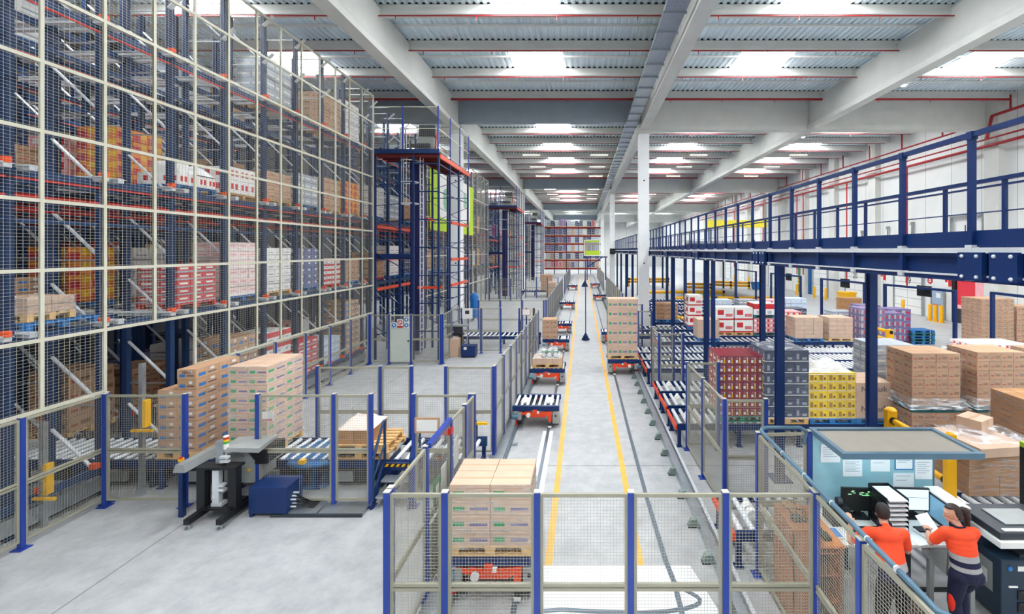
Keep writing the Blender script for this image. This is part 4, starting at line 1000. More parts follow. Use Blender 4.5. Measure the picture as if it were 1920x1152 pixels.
FAR = [ # label, x, y, z, kind, sx, sy, h, n, pallet
 ('beige flat-topped wrapped pallet on blue pallet behind the walkway leg, left of its twin', 10.95, 22.2, .6, 'card', 1.35, 1.0, 1.0, (3, 2, 5), 'blue'),
 ('beige wrapped pallet on wood, right of its twin on the blue pallet', 12.5, 22.2, .6, 'card', 1.15, 1.0, 1.0, (3, 2, 5), 'wood'),
 ('small beige carton pallet on a blue pallet between two walkway legs', 6.1, 22.2, .6, 'card', 1.05, .9, .9, (2, 2, 4), 'blue'),
 ('red and white boxed pallet with round logos, left of the pair', 7.35, 23.7, .6, 'redwhite', .95, .9, 1.3, (1, 1, 2), 'wood'),
 ('red and white boxed pallet with round logos, right of the pair', 8.35, 23.7, .6, 'redwhite', .95, .9, 1.3, (1, 1, 2), 'wood'),
 ('tall red and white pallet with logos at the left of the drinks group', 6.3, 25.6, .6, 'redwhite', .8, 1.0, 1.75, (1, 1, 3), 'blue'),
 ('pink and white drink pallet under a teal pallet, centre of the drinks group', 9.4, 23.7, .6, 'pink', 1.1, 1.0, .75, (4, 3, 3), 'teal'),
 ('white drink pallet with red bottle print stacked on the pink one', 9.4, 23.7, 1.52, 'redstripe', 1.1, 1.0, .6, (2, 2, 1), 'teal'),
 ('pink drink pallet right of the teal-stacked pair', 10.7, 23.7, .6, 'pink', 1.2, 1.0, 1.1, (4, 3, 4), 'wood'),
 ('dark slate drink pallet behind the beige twins', 12.0, 25.6, .6, 'slate', 1.1, 1.0, 1.0, (3, 3, 4), 'wood'),
 ('blue and white bottle pallet in the back row of the drinks group', 8.6, 28.1, .6, 'bluewhite', 1.2, 1.0, 1.2, (4, 3, 4), 'blue'),
 ('silver wrapped pallet in the back row beside the blue-white bottles', 10.2, 28.1, .6, 'silver', 1.2, 1.0, 1.2, (4, 3, 4), 'wood'),
 ('pink-topped pallet in the back row of the drinks group', 11.7, 28.1, .6, 'pink', 1.2, 1.0, 1.2, (4, 3, 4), 'wood'),
 ('pale blue bottle pallet in the back row near the yellow bin', 13.15, 28.1, .6, 'bluewhite', 1.3, 1.0, 1.3, (4, 3, 4), 'blue'),
 ('silver and red pallet right of the pale blue bottles', 15.2, 26.6, 0, 'silver', 1.3, 1.0, 1.3, (4, 3, 4), 'wood'),
 ('tall purple drink pallet right of the thick walkway leg', 14.3, 22.6, 0, 'purple', 1.2, 1.0, 2.0, (4, 3, 6), 'wood'),
 ('purple and red drink pallet next to the gantry post', 15.6, 23.0, 0, 'purple', 1.1, 1.0, 1.7, (4, 3, 5), 'wood'),
 ('purple pallet left of the stacked empty teal pallets', 17.1, 24.6, 0, 'purple', 1.1, 1.0, 1.7, (2, 2, 5), 'red'),
 ('purple pallet with brown cartons on top behind the gantry', 16.0, 25.4, 0, 'purple', 1.1, 1.0, 1.8, (2, 2, 5), 'red'),
 ('carton heap on a pallet by dock door 19', 18.4, 31.0, 0, 'plain', 1.2, 1.0, 1.6, (3, 3, 4), 'wood'),
 ('tall brown carton stack in front of the red trailer, left of two', 20.2, 22.4, 0, 'brown', 1.55, 1.2, 2.5, (5, 4, 13), 'wood'),
 ('tall brown carton stack right of the gantry post, right of two', 21.9, 22.6, 0, 'brown', 1.0, 1.0, 2.1, (2, 2, 8), 'wood'),
 ('white and red pack pallet low in front of the tall brown stack', 17.0, 18.8, 0, 'redwhite', 2.2, 1.2, 1.05, (7, 4, 4), 'wood'),
 ('beige carton pallet with sloping film right of the concrete column', 5.2, 28.1, .6, 'brown', 1.3, 1.0, 1.0, (3, 3, 4), 'blue'),
]
for f in FAR: load(f[0], f[1], f[2], f[3], f[4], f[5], f[6], f[7], f[8], f[9], FILM if f[2] < 23 else None, False, 'wrapped pallets on the right-hand floor')
t = thing('pallet_stack', 'stack of empty teal pallets by the purple drink pallets', 'pallet stack', (18.1, 24.2, 0))
for k in range(5): link('pallet', pallet_mesh('teal' if k % 2 else 'blue', 1.2, .8), t, (0.02 * (k % 2), 0, .005 + .15 * k))

# ================================================================ loads in the racks
g = 'pallet loads in the nearest rack'
LC = [(p + q) / 2 for p, q in zip(YS, YS[1:])]
FRONT = [ # lane, level index (-1 floor), kind, h, n, pallet, words
 (4, 0, 'red', .95, (2, 3, 5), 'red', 'red shrink-wrapped load on a red pallet, lower level'),
 (5, 0, 'blush', 1.55, (2, 3, 6), 'blue', 'tall white and pink carton load, lower level'),
 (6, 0, 'white', 1.4, (2, 3, 6), 'wood', 'tall white carton load on a wooden pallet, lower level'),
 (7, 0, 'violetblue', 1.4, (2, 3, 6), 'blue', 'violet drink load on a blue pallet, lower level'),
 (8, 0, 'redstripe', 1.0, (2, 3, 5), 'red', 'red and white load on a red pallet, lower level'),
 (9, 0, 'brown', .95, (2, 3, 4), 'blue', 'brown carton load nearest the lift tower, lower level'),
 (3, 1, 'orange', 1.4, (2, 3, 5), 'wood', 'orange and red carton load, middle level'),
 (5, 1, 'dots', .75, (2, 3, 2), 'wood', 'white cartons with red dots, middle level'),
 (6, 1, 'brown', .9, (2, 3, 4), 'wood', 'brown carton load, middle level right of the red dots'),
 (7, 1, 'silver', 1.1, (2, 3, 4), 'blue', 'grey wrapped load on a blue pallet, middle level'),
 (8, 1, 'brown', 1.2, (2, 3, 4), 'wood', 'tall brown carton load, middle level near the lift tower'),
 (9, 1, 'orange', 1.3, (2, 3, 5), 'wood', 'yellow and red carton load, middle level nearest the lift tower'),
 (6, 2, 'silver', 1.25, (2, 3, 4), 'wood', 'silver wrapped load on the top level'),
 (8, 2, 'brown', 1.3, (2, 3, 5), 'wood', 'brown carton load on the top level'),
 (9, 2, 'white', 1.5, (2, 3, 5), 'blue', 'white load on the top level nearest the lift tower'),
 (5, -1, 'tena', 2.0, (2, 3, 7), 'wood', 'tall brown carton load at floor level behind the low fence'),
 (6, -1, 'redstripe', 1.9, (2, 3, 5), 'wood', 'red striped load at floor level'),
 (7, -1, 'red', 1.3, (2, 3, 5), 'red', 'red and silver load at floor level'),
 (8, -1, 'bluewhite', 1.05, (2, 3, 4), 'red', 'pale blue load on a red pallet at floor level'),
 (9, -1, 'tena', 2.35, (2, 3, 9), 'wood', 'tallest brown carton load with blue marks at floor level'),
]
for ln, lv, k, h, n, pal, w in FRONT:
    z = (LV[lv] if lv >= 0 else .3) + .045
    load(w + ' of the near rack', -10.48 if not (ln == 3 and lv == 1) else -11.85, LC[ln] if not (ln == 3 and lv == 1) else 11.5, z, k, 1.0, 1.16, h, n, pal, FILM, False, g)
t = load('flat wrapped goods on a wooden pallet over a blue pallet, leftmost rack lane', -10.4, LC[2] - .05, LV[0] + .2, 'card', .8, .75, .3, (2, 2, 2), 'wood', FILMH, False, g)
bb = B(); pallet_b(bb, PBLUE, 1.0, 1.2); tag(bb.done('pallet', None, (-10.4, LC[2] + .08, LV[0] + .045)), 'blue pallet under the flat wrapped goods in the leftmost rack lane', 'pallet')
t = load('orange-lidded cartons under a white film roll, middle rack level on blue pallet', -10.48, LC[4], LV[1] + .045, 'dots', 1.0, 1.16, .3, (2, 4, 1), 'blue', None, False, g)
bb = B(); bb.tube((-.3, -.2, .62), (.35, -.25, .62), .17, WPL, 16); bb.done('film_roll', t)
mound(B(), -.5, .5, 0, .58, .46, .3, CRUMP, 11).done('stretch_film', t)
rr = random.Random(5); KS = ['brown', 'red', 'silver', 'purple', 'white', 'brown', 'pink', 'slate', 'orange', 'tena']
nm = {'brown': 'brown carton', 'red': 'red', 'silver': 'silver wrapped', 'purple': 'purple', 'white': 'white', 'pink': 'pink', 'slate': 'slate-blue', 'orange': 'orange and red', 'tena': 'blue-marked brown', 'violetblue': 'violet', 'bluewhite': 'pale blue', 'card': 'beige carton', 'blush': 'pale pink', 'redstripe': 'red striped'}
LVN = ['lower', 'middle', 'top']
for ln in range(0, 10):  # random filler loads; floor level and third row added to keep the rack dark
    for dp, xx in (('second', -13.2), ('third', -16.0)):
        for lv in (-1, 0, 1, 2):
            if lv == 2 and (dp == 'third' or ln not in (3, 6, 7)): continue
            if lv == -1 and ln == 3: continue
            k = rr.choice(KS)
            load('%s filler load %s-row deep in the near rack, %s level, %s lane along' % (nm[k], dp, LVN[lv] if lv >= 0 else 'floor', NTH[ln]), xx, LC[ln], (LV[lv] if lv >= 0 else .3) + .045, k, 1.0, 1.1, rr.uniform(.7, 1.6), (1, 2, 4), rr.choice(['wood', 'blue', 'red']), None, False, 'filler loads deep in the near rack, added to darken it')
for bl, (y0, pt, n, w, gg) in enumerate([(20.95, 1.9, 13, 'in the rack behind the lime banner', 'loads behind the banner rack'), (51.2, 2.3, 9, 'racked past the second lift tower', 'loads past the second lift tower')]):
    for ln in range(n):
        for lv in (0, 1):
            k = rr.choice(KS)
            load('%s load %s, %s level, %s bay' % (nm[k], w, LVN[lv], NTH[ln]), -10.5, y0 + pt * (ln + .5), LV[lv] + .045, k, 1.0, 1.2, rr.uniform(.8, 1.6), (1, 2, 4), rr.choice(['wood', 'blue', 'red']), None, False, gg)
# end rack
t = thing('pallet_rack', 'red-beamed pallet rack across the far end of the hall', 'rack', (-8.6, 94.5, 0)); ZL = [1.3, 3.05, 4.75, 6.5, 8.2, 9.95]
for k in range(6):
    for y in (0, 1.1): B().box(2.56 * k - .07, y - .06, 0, 2.56 * k + .07, y + .06, 11.0, NAVY).done('upright', t)
for z in ZL:
    for y in (-.08, 1.1): B().box(0, y - .03, z - .3, 12.8, y + .03, z, M('dark_red_rack_beam', (140, 30, 26), .45)).done('level_beam', t)
PAT = ['violetblue', 'slate', 'silver', 'white', 'brown', 'purple', 'bluewhite', 'card', 'slate', 'silver']
for li, z in enumerate(ZL):
    for c in range(14):
        if (li == 0 and False): continue
        k = rr.choice(PAT) if c > 5 else ['violetblue', 'slate', 'violetblue', 'purple'][(c + li) % 4] if li in (2, 3, 4) else rr.choice(PAT)
        if li == 0 and c in (0, 2, 3, 4): k = 'red'
        if li == 5 and c == 12: k = 'red'
        if li == 5 and c == 13: continue
        bay, s = divmod(c, 3)
        load('%s pallet on the far end rack, %s level up, %s from left' % (nm[k], NTH[li], NTH[c]), -8.1 + 2.56 * bay + .83 * s, 94.95, z + .01, k, .74, 1.0, rr.uniform(1.15, 1.38) if li < 5 else rr.uniform(.9, 1.6), (2, 1, 3), 'wood', None, False, 'pallets on the far end rack')
# ================================================================ left-hand equipment
t = thing('strapping_machine', 'grey and black strapping machine on a black stand in front of the near conveyor', 'strapping machine', (-6.75, 8.4, 0))
b = B()
for x in (-.32, .26):
    b.box(x - .05, -.42, .1, x + .05, .85, .2, BLACK); b.box(x - .075, -.12, .2, x + .075, .02, .98, BLACK)
    for y in (-.36, .8): b.tube((x, y, .0), (x, y, .1), .02, GALV, 8); b.tube((x, y, 0), (x, y, .02), .06, GALV, 10)
b.box(-.32, -.15, .2, .26, .3, .24, BLACK); b.box(-.4, -.14, .95, .34, .1, .99, BLACK); b.done('stand', t)
B().prism([(-.62, 1.0), (-.4, 1.0), (-.44, 1.14), (-.58, 1.14)], 'y', -.35, .7, MGREY).done('strap_chute', t)
b = B(); b.box(-.12, -.1, .3, .0, .0, .92, GALVL); b.box(-.02, -.12, .62, .1, -.02, .66, GALVL); b.box(-.02, -.12, .54, .1, -.02, .58, GALVL); b.ell((-.1, -.06, .42), (.05, .05, .08), GALVL, 10, 8); b.box(-.16, -.08, .24, .04, .06, .3, GALVL); b.box(-.14, .0, 1.0, -.0, .1, 1.42, GALV); b.box(-.02, -.06, 1.12, .14, .0, 1.16, GALVL); b.box(-.02, -.06, 1.04, .14, .0, 1.08, GALVL); b.done('strap_feeder', t)
b = B(); b.prism([(-.2, .5), (.38, .5), (.38, .92), (.2, 1.15), (-.2, 1.05)], 'y', .28, .9, MGREY); b.box(.2, .3, .85, .6, .85, 1.12, BLACK); b.tube((.28, .265, .75), (.28, .28, .75), .03, YEL, 8); b.done('machine_body', t)
b = B(); b.add([(-.08, .0, 1.3), (.6, .1, 1.24), (.7, .5, 1.34), (.0, .4, 1.34), (-.08, .0, 1.22), (.6, .1, 1.16), (.7, .5, 1.3), (.0, .4, 1.3)], [(0, 1, 2, 3), (7, 6, 5, 4), (0, 4, 5, 1), (1, 5, 6, 2), (2, 6, 7, 3), (3, 7, 4, 0)], MGREY); b.box(.1, .25, 1.0, .18, .33, 1.26, GALV); b.done('catch_tray', t)
b = B(); b.tube((.02, .05, 1.0), (.02, .05, 1.28), .014, WPL, 8); b.tube((.02, .05, 1.26), (.02, .05, 1.36), .045, WPL, 12); b.done('signal_pole', t)
for z, m in ((1.36, M('lamp_green', (60, 168, 80), .3)), (1.40, YEL), (1.44, RED)): B().tube((.02, .05, z), (.02, .05, z + .045), .046, m, 12).done('signal_light', t)
B().tube((.02, .05, 1.485), (.02, .05, 1.5), .046, WPL, 12).done('signal_cap', t)
b = B(); b.ell((-.78, .02, 1.0), (.09, .09, .08), M('button_blue', (36, 74, 132), .35), 12, 8); b.tube((-.78, .0, 1.05), (-.78, -.01, 1.1), .05, YEL, 12); b.tube((-.78, -.01, 1.1), (-.78, -.01, 1.12), .035, RED, 12); b.box(-.82, -.02, 0, -.74, .06, .95, NAVY); b.done('emergency_stop', t)
t = thing('control_cabinet', 'navy steel box with cables standing on the floor right of the strapping machine', 'cabinet', (-5.9, 8.62, 0))
B().box(-.36, -.24, .07, .36, .24, .56, NAVY).done('cabinet_body', t, bevel=.008); b = B()
for x in (-.32, .32):
    for y in (-.2, .2): b.box(x - .03, y - .03, 0, x + .03, y + .03, .08, NAVY)
b.done('foot', t); b = B()
for k in range(6): b.tube((.36, -.12 + .04 * (k % 3), .14 + .045 * k), (.46, -.12 + .04 * (k % 3), .14 + .045 * k), .018, GALVL, 8); b.path([(.46, -.12, .14 + .045 * k), (.6, -.05 + .03 * k, .12), (.8, .05 * k, .03)], .012, BLACK, 6)
b.done('cable', t)
t = thing('floor_plate', 'long grey steel plate on the floor below the middle mesh fence', 'floor plate', (-5.0, 8.62, 0))
b = B(); b.box(-.85, -.2, .02, -.02, .2, .06, GALV); b.box(.02, -.2, .02, .85, .2, .06, GALV); b.box(-.86, -.24, 0, .86, -.2, .05, DGREY); b.done('plate', t)
t = thing('steps', 'blue steel crossover steps with yellow and black edge by the near conveyor', 'steps', (-3.72, 9.22, 0))
for z, y in ((.22, -.42), (.42, -.2)): B().box(-.3, y - .12, z - .03, .3, y + .12, z, GALV).done('tread', t)
b = B(); b.box(-.34, -.05, .5, .34, .03, .64, NAVY)
for x in (-.36, .36): b.prism([(-.6, 0), (-.5, 0), (.0, .5), (.0, .64), (-.1, .64), (-.62, .1)], 'x', x - .02, x + .02, NAVY)
b.box(-.3, -.04, 0, -.2, .03, .5, NAVY); b.box(.2, -.04, 0, .3, .03, .5, NAVY); b.done('stringer', t)
b = B()
for k in range(6): b.prism([(-.34 + .113 * k, .57), (-.28 + .113 * k, .57), (-.24 + .113 * k, .63), (-.30 + .113 * k, .63)], 'y', -.058, -.05, YEL if k % 1 == 0 else BLACK)
b.box(-.34, -.054, .56, .34, -.051, .64, BLACK); b.done('hazard_strip', t)
for x in (-.36, .36):
    b = B(); b.path([(x, -.52, .15), (x, -.5, .95), (x, -.06, 1.5), (x, 0, 1.5), (x, 0.01, .62)], .028, RACK, 8); b.tube((x, -.5, .55), (x, -.02, 1.0), .022, RACK, 8); b.done('handrail', t)
t = thing('notice_board', 'framed paper notice hung on the mesh fence right of the steps', 'notice', (-3.02, 8.70, 1.48))
b = B(); b.box(-.24, -.03, -.02, .24, .0, .28, TAPE); b.done('frame', t); B().box(-.2, -.034, .02, .2, -.03, .24, WPL).done('paper', t)
t = thing('card_reader', 'small black box with red display on the conveyor edge beside the steps', 'sensor', (-3.0, 9.4, .606)); b = B(); b.box(-.05, -.05, 0, .05, .05, .12, BLACK); b.done('housing', t); B().box(-.035, -.055, .03, .035, -.05, .08, RED).done('display', t)
t = thing('roller_stub', 'short blue roller unit with white wheels where the near conveyor meets the track', 'conveyor', (-2.55, 9.85, 0))
b = B(); b.box(-.3, -.62, .45, .32, -.56, .66, RACK); b.box(-.3, .56, .45, .32, .62, .66, RACK); b.box(.22, -.66, 0, .3, -.58, .6, NAVY); b.done('frame', t)
for y in (-.25, .05): B().ell((.1, y, .66), (.1, .12, .08), WPL, 12, 8).done('drive_roller', t)
b = B(); b.tube((.1, .5, .66), (.1, .5, 1.0), .02, DGREY, 8); b.box(.0, .47, .98, .34, .53, 1.03, YEL); b.tube((.02, .45, 1.0), (.02, .55, 1.0), .08, BLACK, 12); b.done('sensor_arm', t)
for i, (x, y, zz) in enumerate(((-9.75, 8.1, 1.15), (-9.0, 9.15, 1.95))):
    t = thing('guide_post', 'grey post with yellow guard plate, ' + ('behind the left mesh fence' if i == 0 else 'behind the single fence panel'), 'guard post', (x, y, 0))
    B().box(-.04, -.04, 0, .04, .04, zz + .75, GALV).done('post', t); B().box(.05, -.06, zz - .55, .12, .06, zz, YEL).done('guard_plate', t); B().box(-.15, -.1, zz - .62, .3, -.05, zz - .58, YEL).done('arm', t)
# round turntable under the crossing pallet
t = thing('turntable', 'blue round turntable plate on the near conveyor behind the middle fence', 'turntable', (-5.75, 9.85, 0))
B().lathe([(.0, .60), (.62, .60), (.66, .56), (.66, .5), (.3, .5), (.3, .05), (.5, .02), (.5, 0)], 0, 0, M('turntable_blue', (44, 104, 156), .4, .1), 28).done('disc', t); B().box(-.1, -.65, .6, .02, -.55, .68, YEL).done('stop_block', t)
# second conveyor group
t = thing('pressure_tank', 'tall blue pressure tank standing beyond the second pallet conveyor', 'tank', (-7.75, 32.0, 0))
B().lathe([(.0, 1.98), (.12, 1.96), (.24, 1.85), (.3, 1.7), (.3, .35), (.24, .2), (.0, .14)], 0, 0, M('tank_blue', (28, 110, 186), .35), 24).done('tank_body', t)
for a in range(3): B().tube((.2 * math.cos(2.1 * a), .2 * math.sin(2.1 * a), .3), (.25 * math.cos(2.1 * a), .25 * math.sin(2.1 * a), 0), .03, NAVY, 6).done('leg', t)
b = B(); b.path([(.3, 0, 1.0), (.45, -.05, .95), (.5, -.05, .9)], .03, YEL, 6); b.done('valve', t)
t = thing('control_cabinet', 'navy chest on the floor in front of the second conveyor fence', 'cabinet', (-5.35, 21.1, 0)); B().box(-.33, -.25, .06, .33, .25, .55, NAVY).done('cabinet_body', t); B().box(-.3, -.2, 0, .3, .2, .06, BLACK).done('foot', t); B().box(-.2, -.26, .38, -.06, -.25, .5, WPL).done('label_plate', t)
load('tall open cardboard box beside the navy chest', -6.05, 21.2, 0, 'card', .42, .4, .85, (1, 1, 1), None, None, False, cat='box')
t = thing('strapping_machine', 'second strapping machine, small, behind the tall cardboard box', 'strapping machine', (-6.1, 21.75, 0))
b = B(); b.box(-.35, -.2, 0, -.25, .1, .9, BLACK); b.box(.15, -.2, 0, .25, .1, .9, BLACK); b.box(-.4, -.25, .9, .3, .2, .98, BLACK); b.done('stand', t); B().box(-.5, -.3, 1.35, .55, .2, 1.42, MGREY).done('catch_tray', t); B().box(-.3, -.2, 1.0, .2, .2, 1.35, DGREY).done('machine_body', t)
t = thing('notice_board', 'white notice with square mark on a post by the second conveyor', 'notice', (-5.6, 21.7, 1.95)); B().box(-.25, -.03, -.25, .25, 0, .25, WPL).done('paper', t); B().box(-.1, -.035, -.02, .1, -.03, .14, DGREY).done('symbol', t); B().box(-.02, 0, -1.95, .02, .04, .2, GALV).done('post', t)
for i, (x, y) in enumerate(((-3.1, 21.9), (-2.6, 22.1), (-2.9, 26.5))):
    t = thing('guide_post', 'slim navy guide post at the %s end of the second conveyor' % ('near', 'track', 'far')[i], 'guard post', (x, y, 0)); b = B(); b.box(-.05, -.05, 0, .05, .05, 1.6, NAVY); b.done('post', t); B().box(-.06, -.06, .8, .06, .06, 1.55, BLACK).done('rubber_sleeve', t)
t = thing('notice_board', 'small framed notice on the far fence by the second conveyor end', 'notice', (-2.75, 21.78, 2.0)); B().box(-.03, 0, -2.0, .03, .05, .2, NAVY).done('post', t); B().box(-.2, -.03, -.16, .2, 0, .16, TAPE).done('frame', t); B().box(-.17, -.035, -.13, .17, -.03, .13, WPL).done('paper', t)

# ================================================================ aisle poles and green gate panel
t = thing('floor_stanchion', 'tall thin dark pole on a triangular base in the middle of the aisle', 'pole', (.15, 25.0, 0))
B().lathe([(.0, .44), (.03, .42), (.24, 0), (.0, 0)], 0, 0, NAVY, 4).done('base', t); B().tube((0, 0, .4), (0, 0, 4.5), .025, NAVY, 8).done('pole', t)
t = thing('floor_stanchion', 'small distant pole on a dark triangular base, farther down the aisle', 'pole', (.25, 62.0, 0)); B().lathe([(.0, .9), (.04, .86), (.5, 0), (.0, 0)], 0, 0, NAVY, 4).done('base', t); B().tube((0, 0, .8), (0, 0, 2.2), .03, NAVY, 8).done('pole', t)
t = thing('hanging_panel', 'square lime-green framed lift gate high at the aisle end', 'gate', (1.55, 76.0, 4.1))
b = B(); b.box(-1.35, -.1, 0, 1.35, .1, .12, WPL); b.box(-1.35, -.1, 2.6, 1.35, .1, 2.72, WPL); b.box(-1.35, -.1, 0, -1.23, .1, 2.7, WPL); b.box(1.23, -.1, 0, 1.35, .1, 2.7, WPL); b.done('frame', t)
b = B(); b.box(-1.23, -.05, .12, 1.23, .05, .85, LIME); b.box(-1.23, -.05, 2.3, 1.23, .05, 2.6, LIME); b.done('green_panel', t); b = B()
for k in range(9): b.box(-1.2 + .27 * k, -.04, .85, -1.0 + .27 * k, .04, 2.3, MGREY)
b.done('slats', t); b = B(); b.box(-1.5, -.1, -.3, 2.6, .1, -.1, NAVY); b.box(-.9, -.1, -4.1, -.75, .1, -.1, NAVY); b.bar((-.8, 0, -1.9), (1.8, 0, -.2), .12, .16, NAVY); b.box(2.2, -.1, -4.1, 2.4, .1, -.1, NAVY); b.done('support_frame', t)
t = thing('wall_box', 'black box clamped to the second concrete column', 'control box', (3.85, 58.3, 4.9)); B().box(-.36, -.3, -.35, .36, .14, .35, BLACK).done('housing', t); B().box(-.3, -.32, -.1, .3, -.3, .1, DGREY).done('cover', t)

# ================================================================ yellow barriers on the right
def barrier(x0, y0, x1, y1, label, h=.55, n=2, r=.1, posts=True):
    t = thing('safety_barrier', label, 'barrier', (x0, y0, 0)); dx, dy = x1 - x0, y1 - y0; L = math.hypot(dx, dy); k = max(1, round(L / 2.2))
    if posts:
        for i in range(k + 1):
            x, y = dx * i / k, dy * i / k; b = B(); b.box(x - .12, y - .12, 0, x + .12, y + .12, h + .12, YBAR); b.box(x - .2, y - .2, 0, x + .2, y + .2, .02, BLACK); b.done('post', t)
    for j in range(n):
        z = h - j * .38; b = B(); b.tube((0, 0, z), (dx, dy, z), r, YBAR, 12); b.done('rail', t)
        for i in range(k + 1):
            x, y = dx * i / k, dy * i / k; u = Vector((dx, dy, 0)).normalized() * .13
            B().tube((x - u.x, y - u.y, z), (x + u.x, y + u.y, z), r * 1.12, BLACK, 12).done('collar', t)
    return t
t = thing('safety_barrier', 'tall yellow guard posts with a round rail behind the packing desk', 'barrier', (6.55, 8.0, 0))
b = B(); b.box(-.085, -.05, 0, .085, .05, 1.72, YBAR); b.lathe([(.0, 1.75), (.05, 1.745), (.06, 1.71)], 0, 0, YBAR, 14); b.done('post', t)
b = B(); b.box(-.1, 1.48, 0, .1, 1.6, 1.62, YBAR); b.lathe([(.0, 1.66), (.08, 1.65), (.11, 1.6)], 0, 1.54, YBAR, 14); b.done('post', t)
for z in (1.4, .85): B().tube((0, .05, z), (0, 1.5, z), .06, YBAR, 12).done('rail', t); B().tube((0, 1.4, z), (0, 1.475, z), .075, BLACK, 12).done('collar', t); B().tube((0, .055, z), (0, .12, z), .075, BLACK, 12).done('collar', t)
barrier(6.9, 28.2, 6.2, 31.5, 'short yellow tube barrier between the walkway legs', .5)
barrier(7.0, 48.5, 15.2, 48.5, 'long yellow tube barrier across the far lanes', .5, 1, .16)
barrier(9.0, 44.5, 19.5, 44.5, 'second long yellow tube barrier, nearer than the other', .3, 1, .14)
barrier(14.1, 20.6, 14.1, 22.6, 'yellow barrier posts left of the purple drink pallets', 1.25, 3, .08)
barrier(12.5, 55.0, 15.5, 54.0, 'yellow corner barrier far between the walkway legs', .9, 2, .16)
barrier(17.5, 60, 21.5, 58, 'distant yellow barrier by the dock wall', .8, 2, .16)
barrier(6.5, 63, 12.0, 63, 'farthest yellow barrier beyond the lanes', 1.0, 2, .16)

# mezzanine goods seen above the walkway
t = thing('conveyor_platform', 'upper conveyor platform with yellow guard beyond the walkway', 'platform', (13.0, 48.0, 4.6))
B().box(-3, -6, .0, 6, 12, .3, NAVY).done('deck', t); B().box(-3, -6.1, .3, 6, -6, .4, RED).done('edge_beam', t); b = B(); b.box(-3, -5.5, .9, 5.5, -4.5, 1.05, DGREY); b.box(-3, -5.4, 1.05, 5.5, -4.6, 1.3, MGREY); b.done('belt', t); B().box(-1.2, -5.3, 2.6, 4.6, -4.9, 3.3, M('pale_yellow_guard', (230, 216, 60), .5)).done('yellow_guard', t)
b = B()
for k in range(12): b.box(-2.9 + .75 * k, -5.9, .3, -2.85 + .75 * k, -5.85, 1.4, NAVY)
for x in (-2.5, 1.5, 5.5):
    for y in (-5.5, 11): b.box(x - .1, y - .1, -4.6, x + .1, y + .1, 0, NAVY)
b.box(-1.0, -5.2, 1.3, -.9, -5.1, 2.7, NAVY); b.box(4.4, -5.2, 1.3, 4.5, -5.1, 2.7, NAVY); b.done('frame', t)

# ================================================================ packing desk
CY = M('cyan_white_board', (150, 194, 206), .45, 0, .03)
t = thing('packing_desk', 'packing desk with pale blue back panel, grey canopy and lit lamp', 'desk', (0, 0, 0))
B().box(3.45, 6.08, .96, 5.36, 6.98, 1.0, WPL).done('desk_top', t, bevel=.006)
b = B(); b.box(3.56, 6.94, 1.0, 5.42, 6.98, 2.2, CY); b.done('back_panel', t)
b = B(); b.box(3.5, 6.985, 0, 3.56, 7.03, 2.2, PIPE); b.box(5.42, 6.985, 0, 5.48, 7.03, 2.2, PIPE); b.box(3.5, 6.1, 0, 3.56, 6.16, .96, MGREY); b.box(5.28, 6.1, 0, 5.34, 6.16, .96, MGREY); b.box(4.42, 6.12, 0, 4.48, 6.18, .96, BLACK); b.box(4.42, 6.16, .3, 5.3, 6.2, .34, BLACK); b.box(4.72, 6.1, 0, 4.78, 6.16, .96, MGREY); b.box(4.72, 6.1, .12, 4.78, 6.9, .17, MGREY); b.done('leg', t)
b = B(); b.add([(4.62, 6.12, .95), (5.28, 6.12, .95), (5.28, 6.12, .62), (4.98, 6.12, .55), (4.62, 6.1, .88)], [(0, 1, 2, 3, 4)], MGREY); b.box(4.98, 6.1, .55, 5.28, 6.55, .95, MGREY); b.done('drawer_unit', t)
b = B(); b.box(3.6, 6.15, 2.18, 5.39, 6.93, 2.21, M('canopy_taupe', (164, 158, 146), .7, 0, .03)); b.done('canopy', t)
b = B(); b.box(3.53, 6.08, 2.16, 5.46, 6.15, 2.24, PIPE); b.box(3.53, 6.93, 2.16, 5.46, 7.0, 2.24, PIPE); b.box(3.531, 6.15, 2.161, 3.6, 6.93, 2.239, PIPE); b.box(5.39, 6.15, 2.161, 5.459, 6.93, 2.239, PIPE); b.done('canopy_frame', t)
b = B(); b.box(3.75, 6.2, 2.14, 5.2, 6.3, 2.17, WPL); b.done('lamp_housing', t); B().box(3.8, 6.21, 2.105, 5.16, 6.29, 2.14, EM('desk_lamp_tube', (210, 244, 255), 15)).done('lamp_tube', t)
def paper(x0, x1, z0, z1, label, frame=False, lines=5):
    o = thing('pinned_paper', label, 'paper', (x0, 6.94, z0)); w, h = x1 - x0, z1 - z0
    B().box(0, -.01, 0, w, -.001, h, M('paper_white', (240, 242, 244), .6, 0, .02)).done('sheet', o)
    b = B(); IK = M('print_grey', (160, 176, 190), .6)
    for k in range(lines): b.box(w * .12, -.0115, h * (.8 - .6 * k / max(1, lines)), w * (.85 - .2 * (k % 2)), -.0102, h * (.8 - .6 * k / max(1, lines)) + .008, IK)
    b.done('printing', o)
    if frame: f = B(); f.box(-.012, -.012, -.012, w + .012, -.003, .0, BLUEP); f.box(-.012, -.012, h, w + .012, -.003, h + .012, BLUEP); f.box(-.012, -.012, 0, 0, -.003, h, BLUEP); f.box(w, -.012, 0, w + .012, -.003, h, BLUEP); f.done('frame', o)
paper(3.68, 3.98, 1.72, 2.0, 'gridded paper sheet leftmost on the pale blue desk panel')
paper(4.02, 4.32, 1.5, 1.78, 'low chart sheet on the desk panel, second from the left', lines=7)
paper(4.45, 4.75, 1.58, 1.95, 'white typed note in the middle of the desk panel', lines=4)
paper(4.84, 5.1, 1.62, 1.98, 'blue-framed document on the desk panel', True, 8)
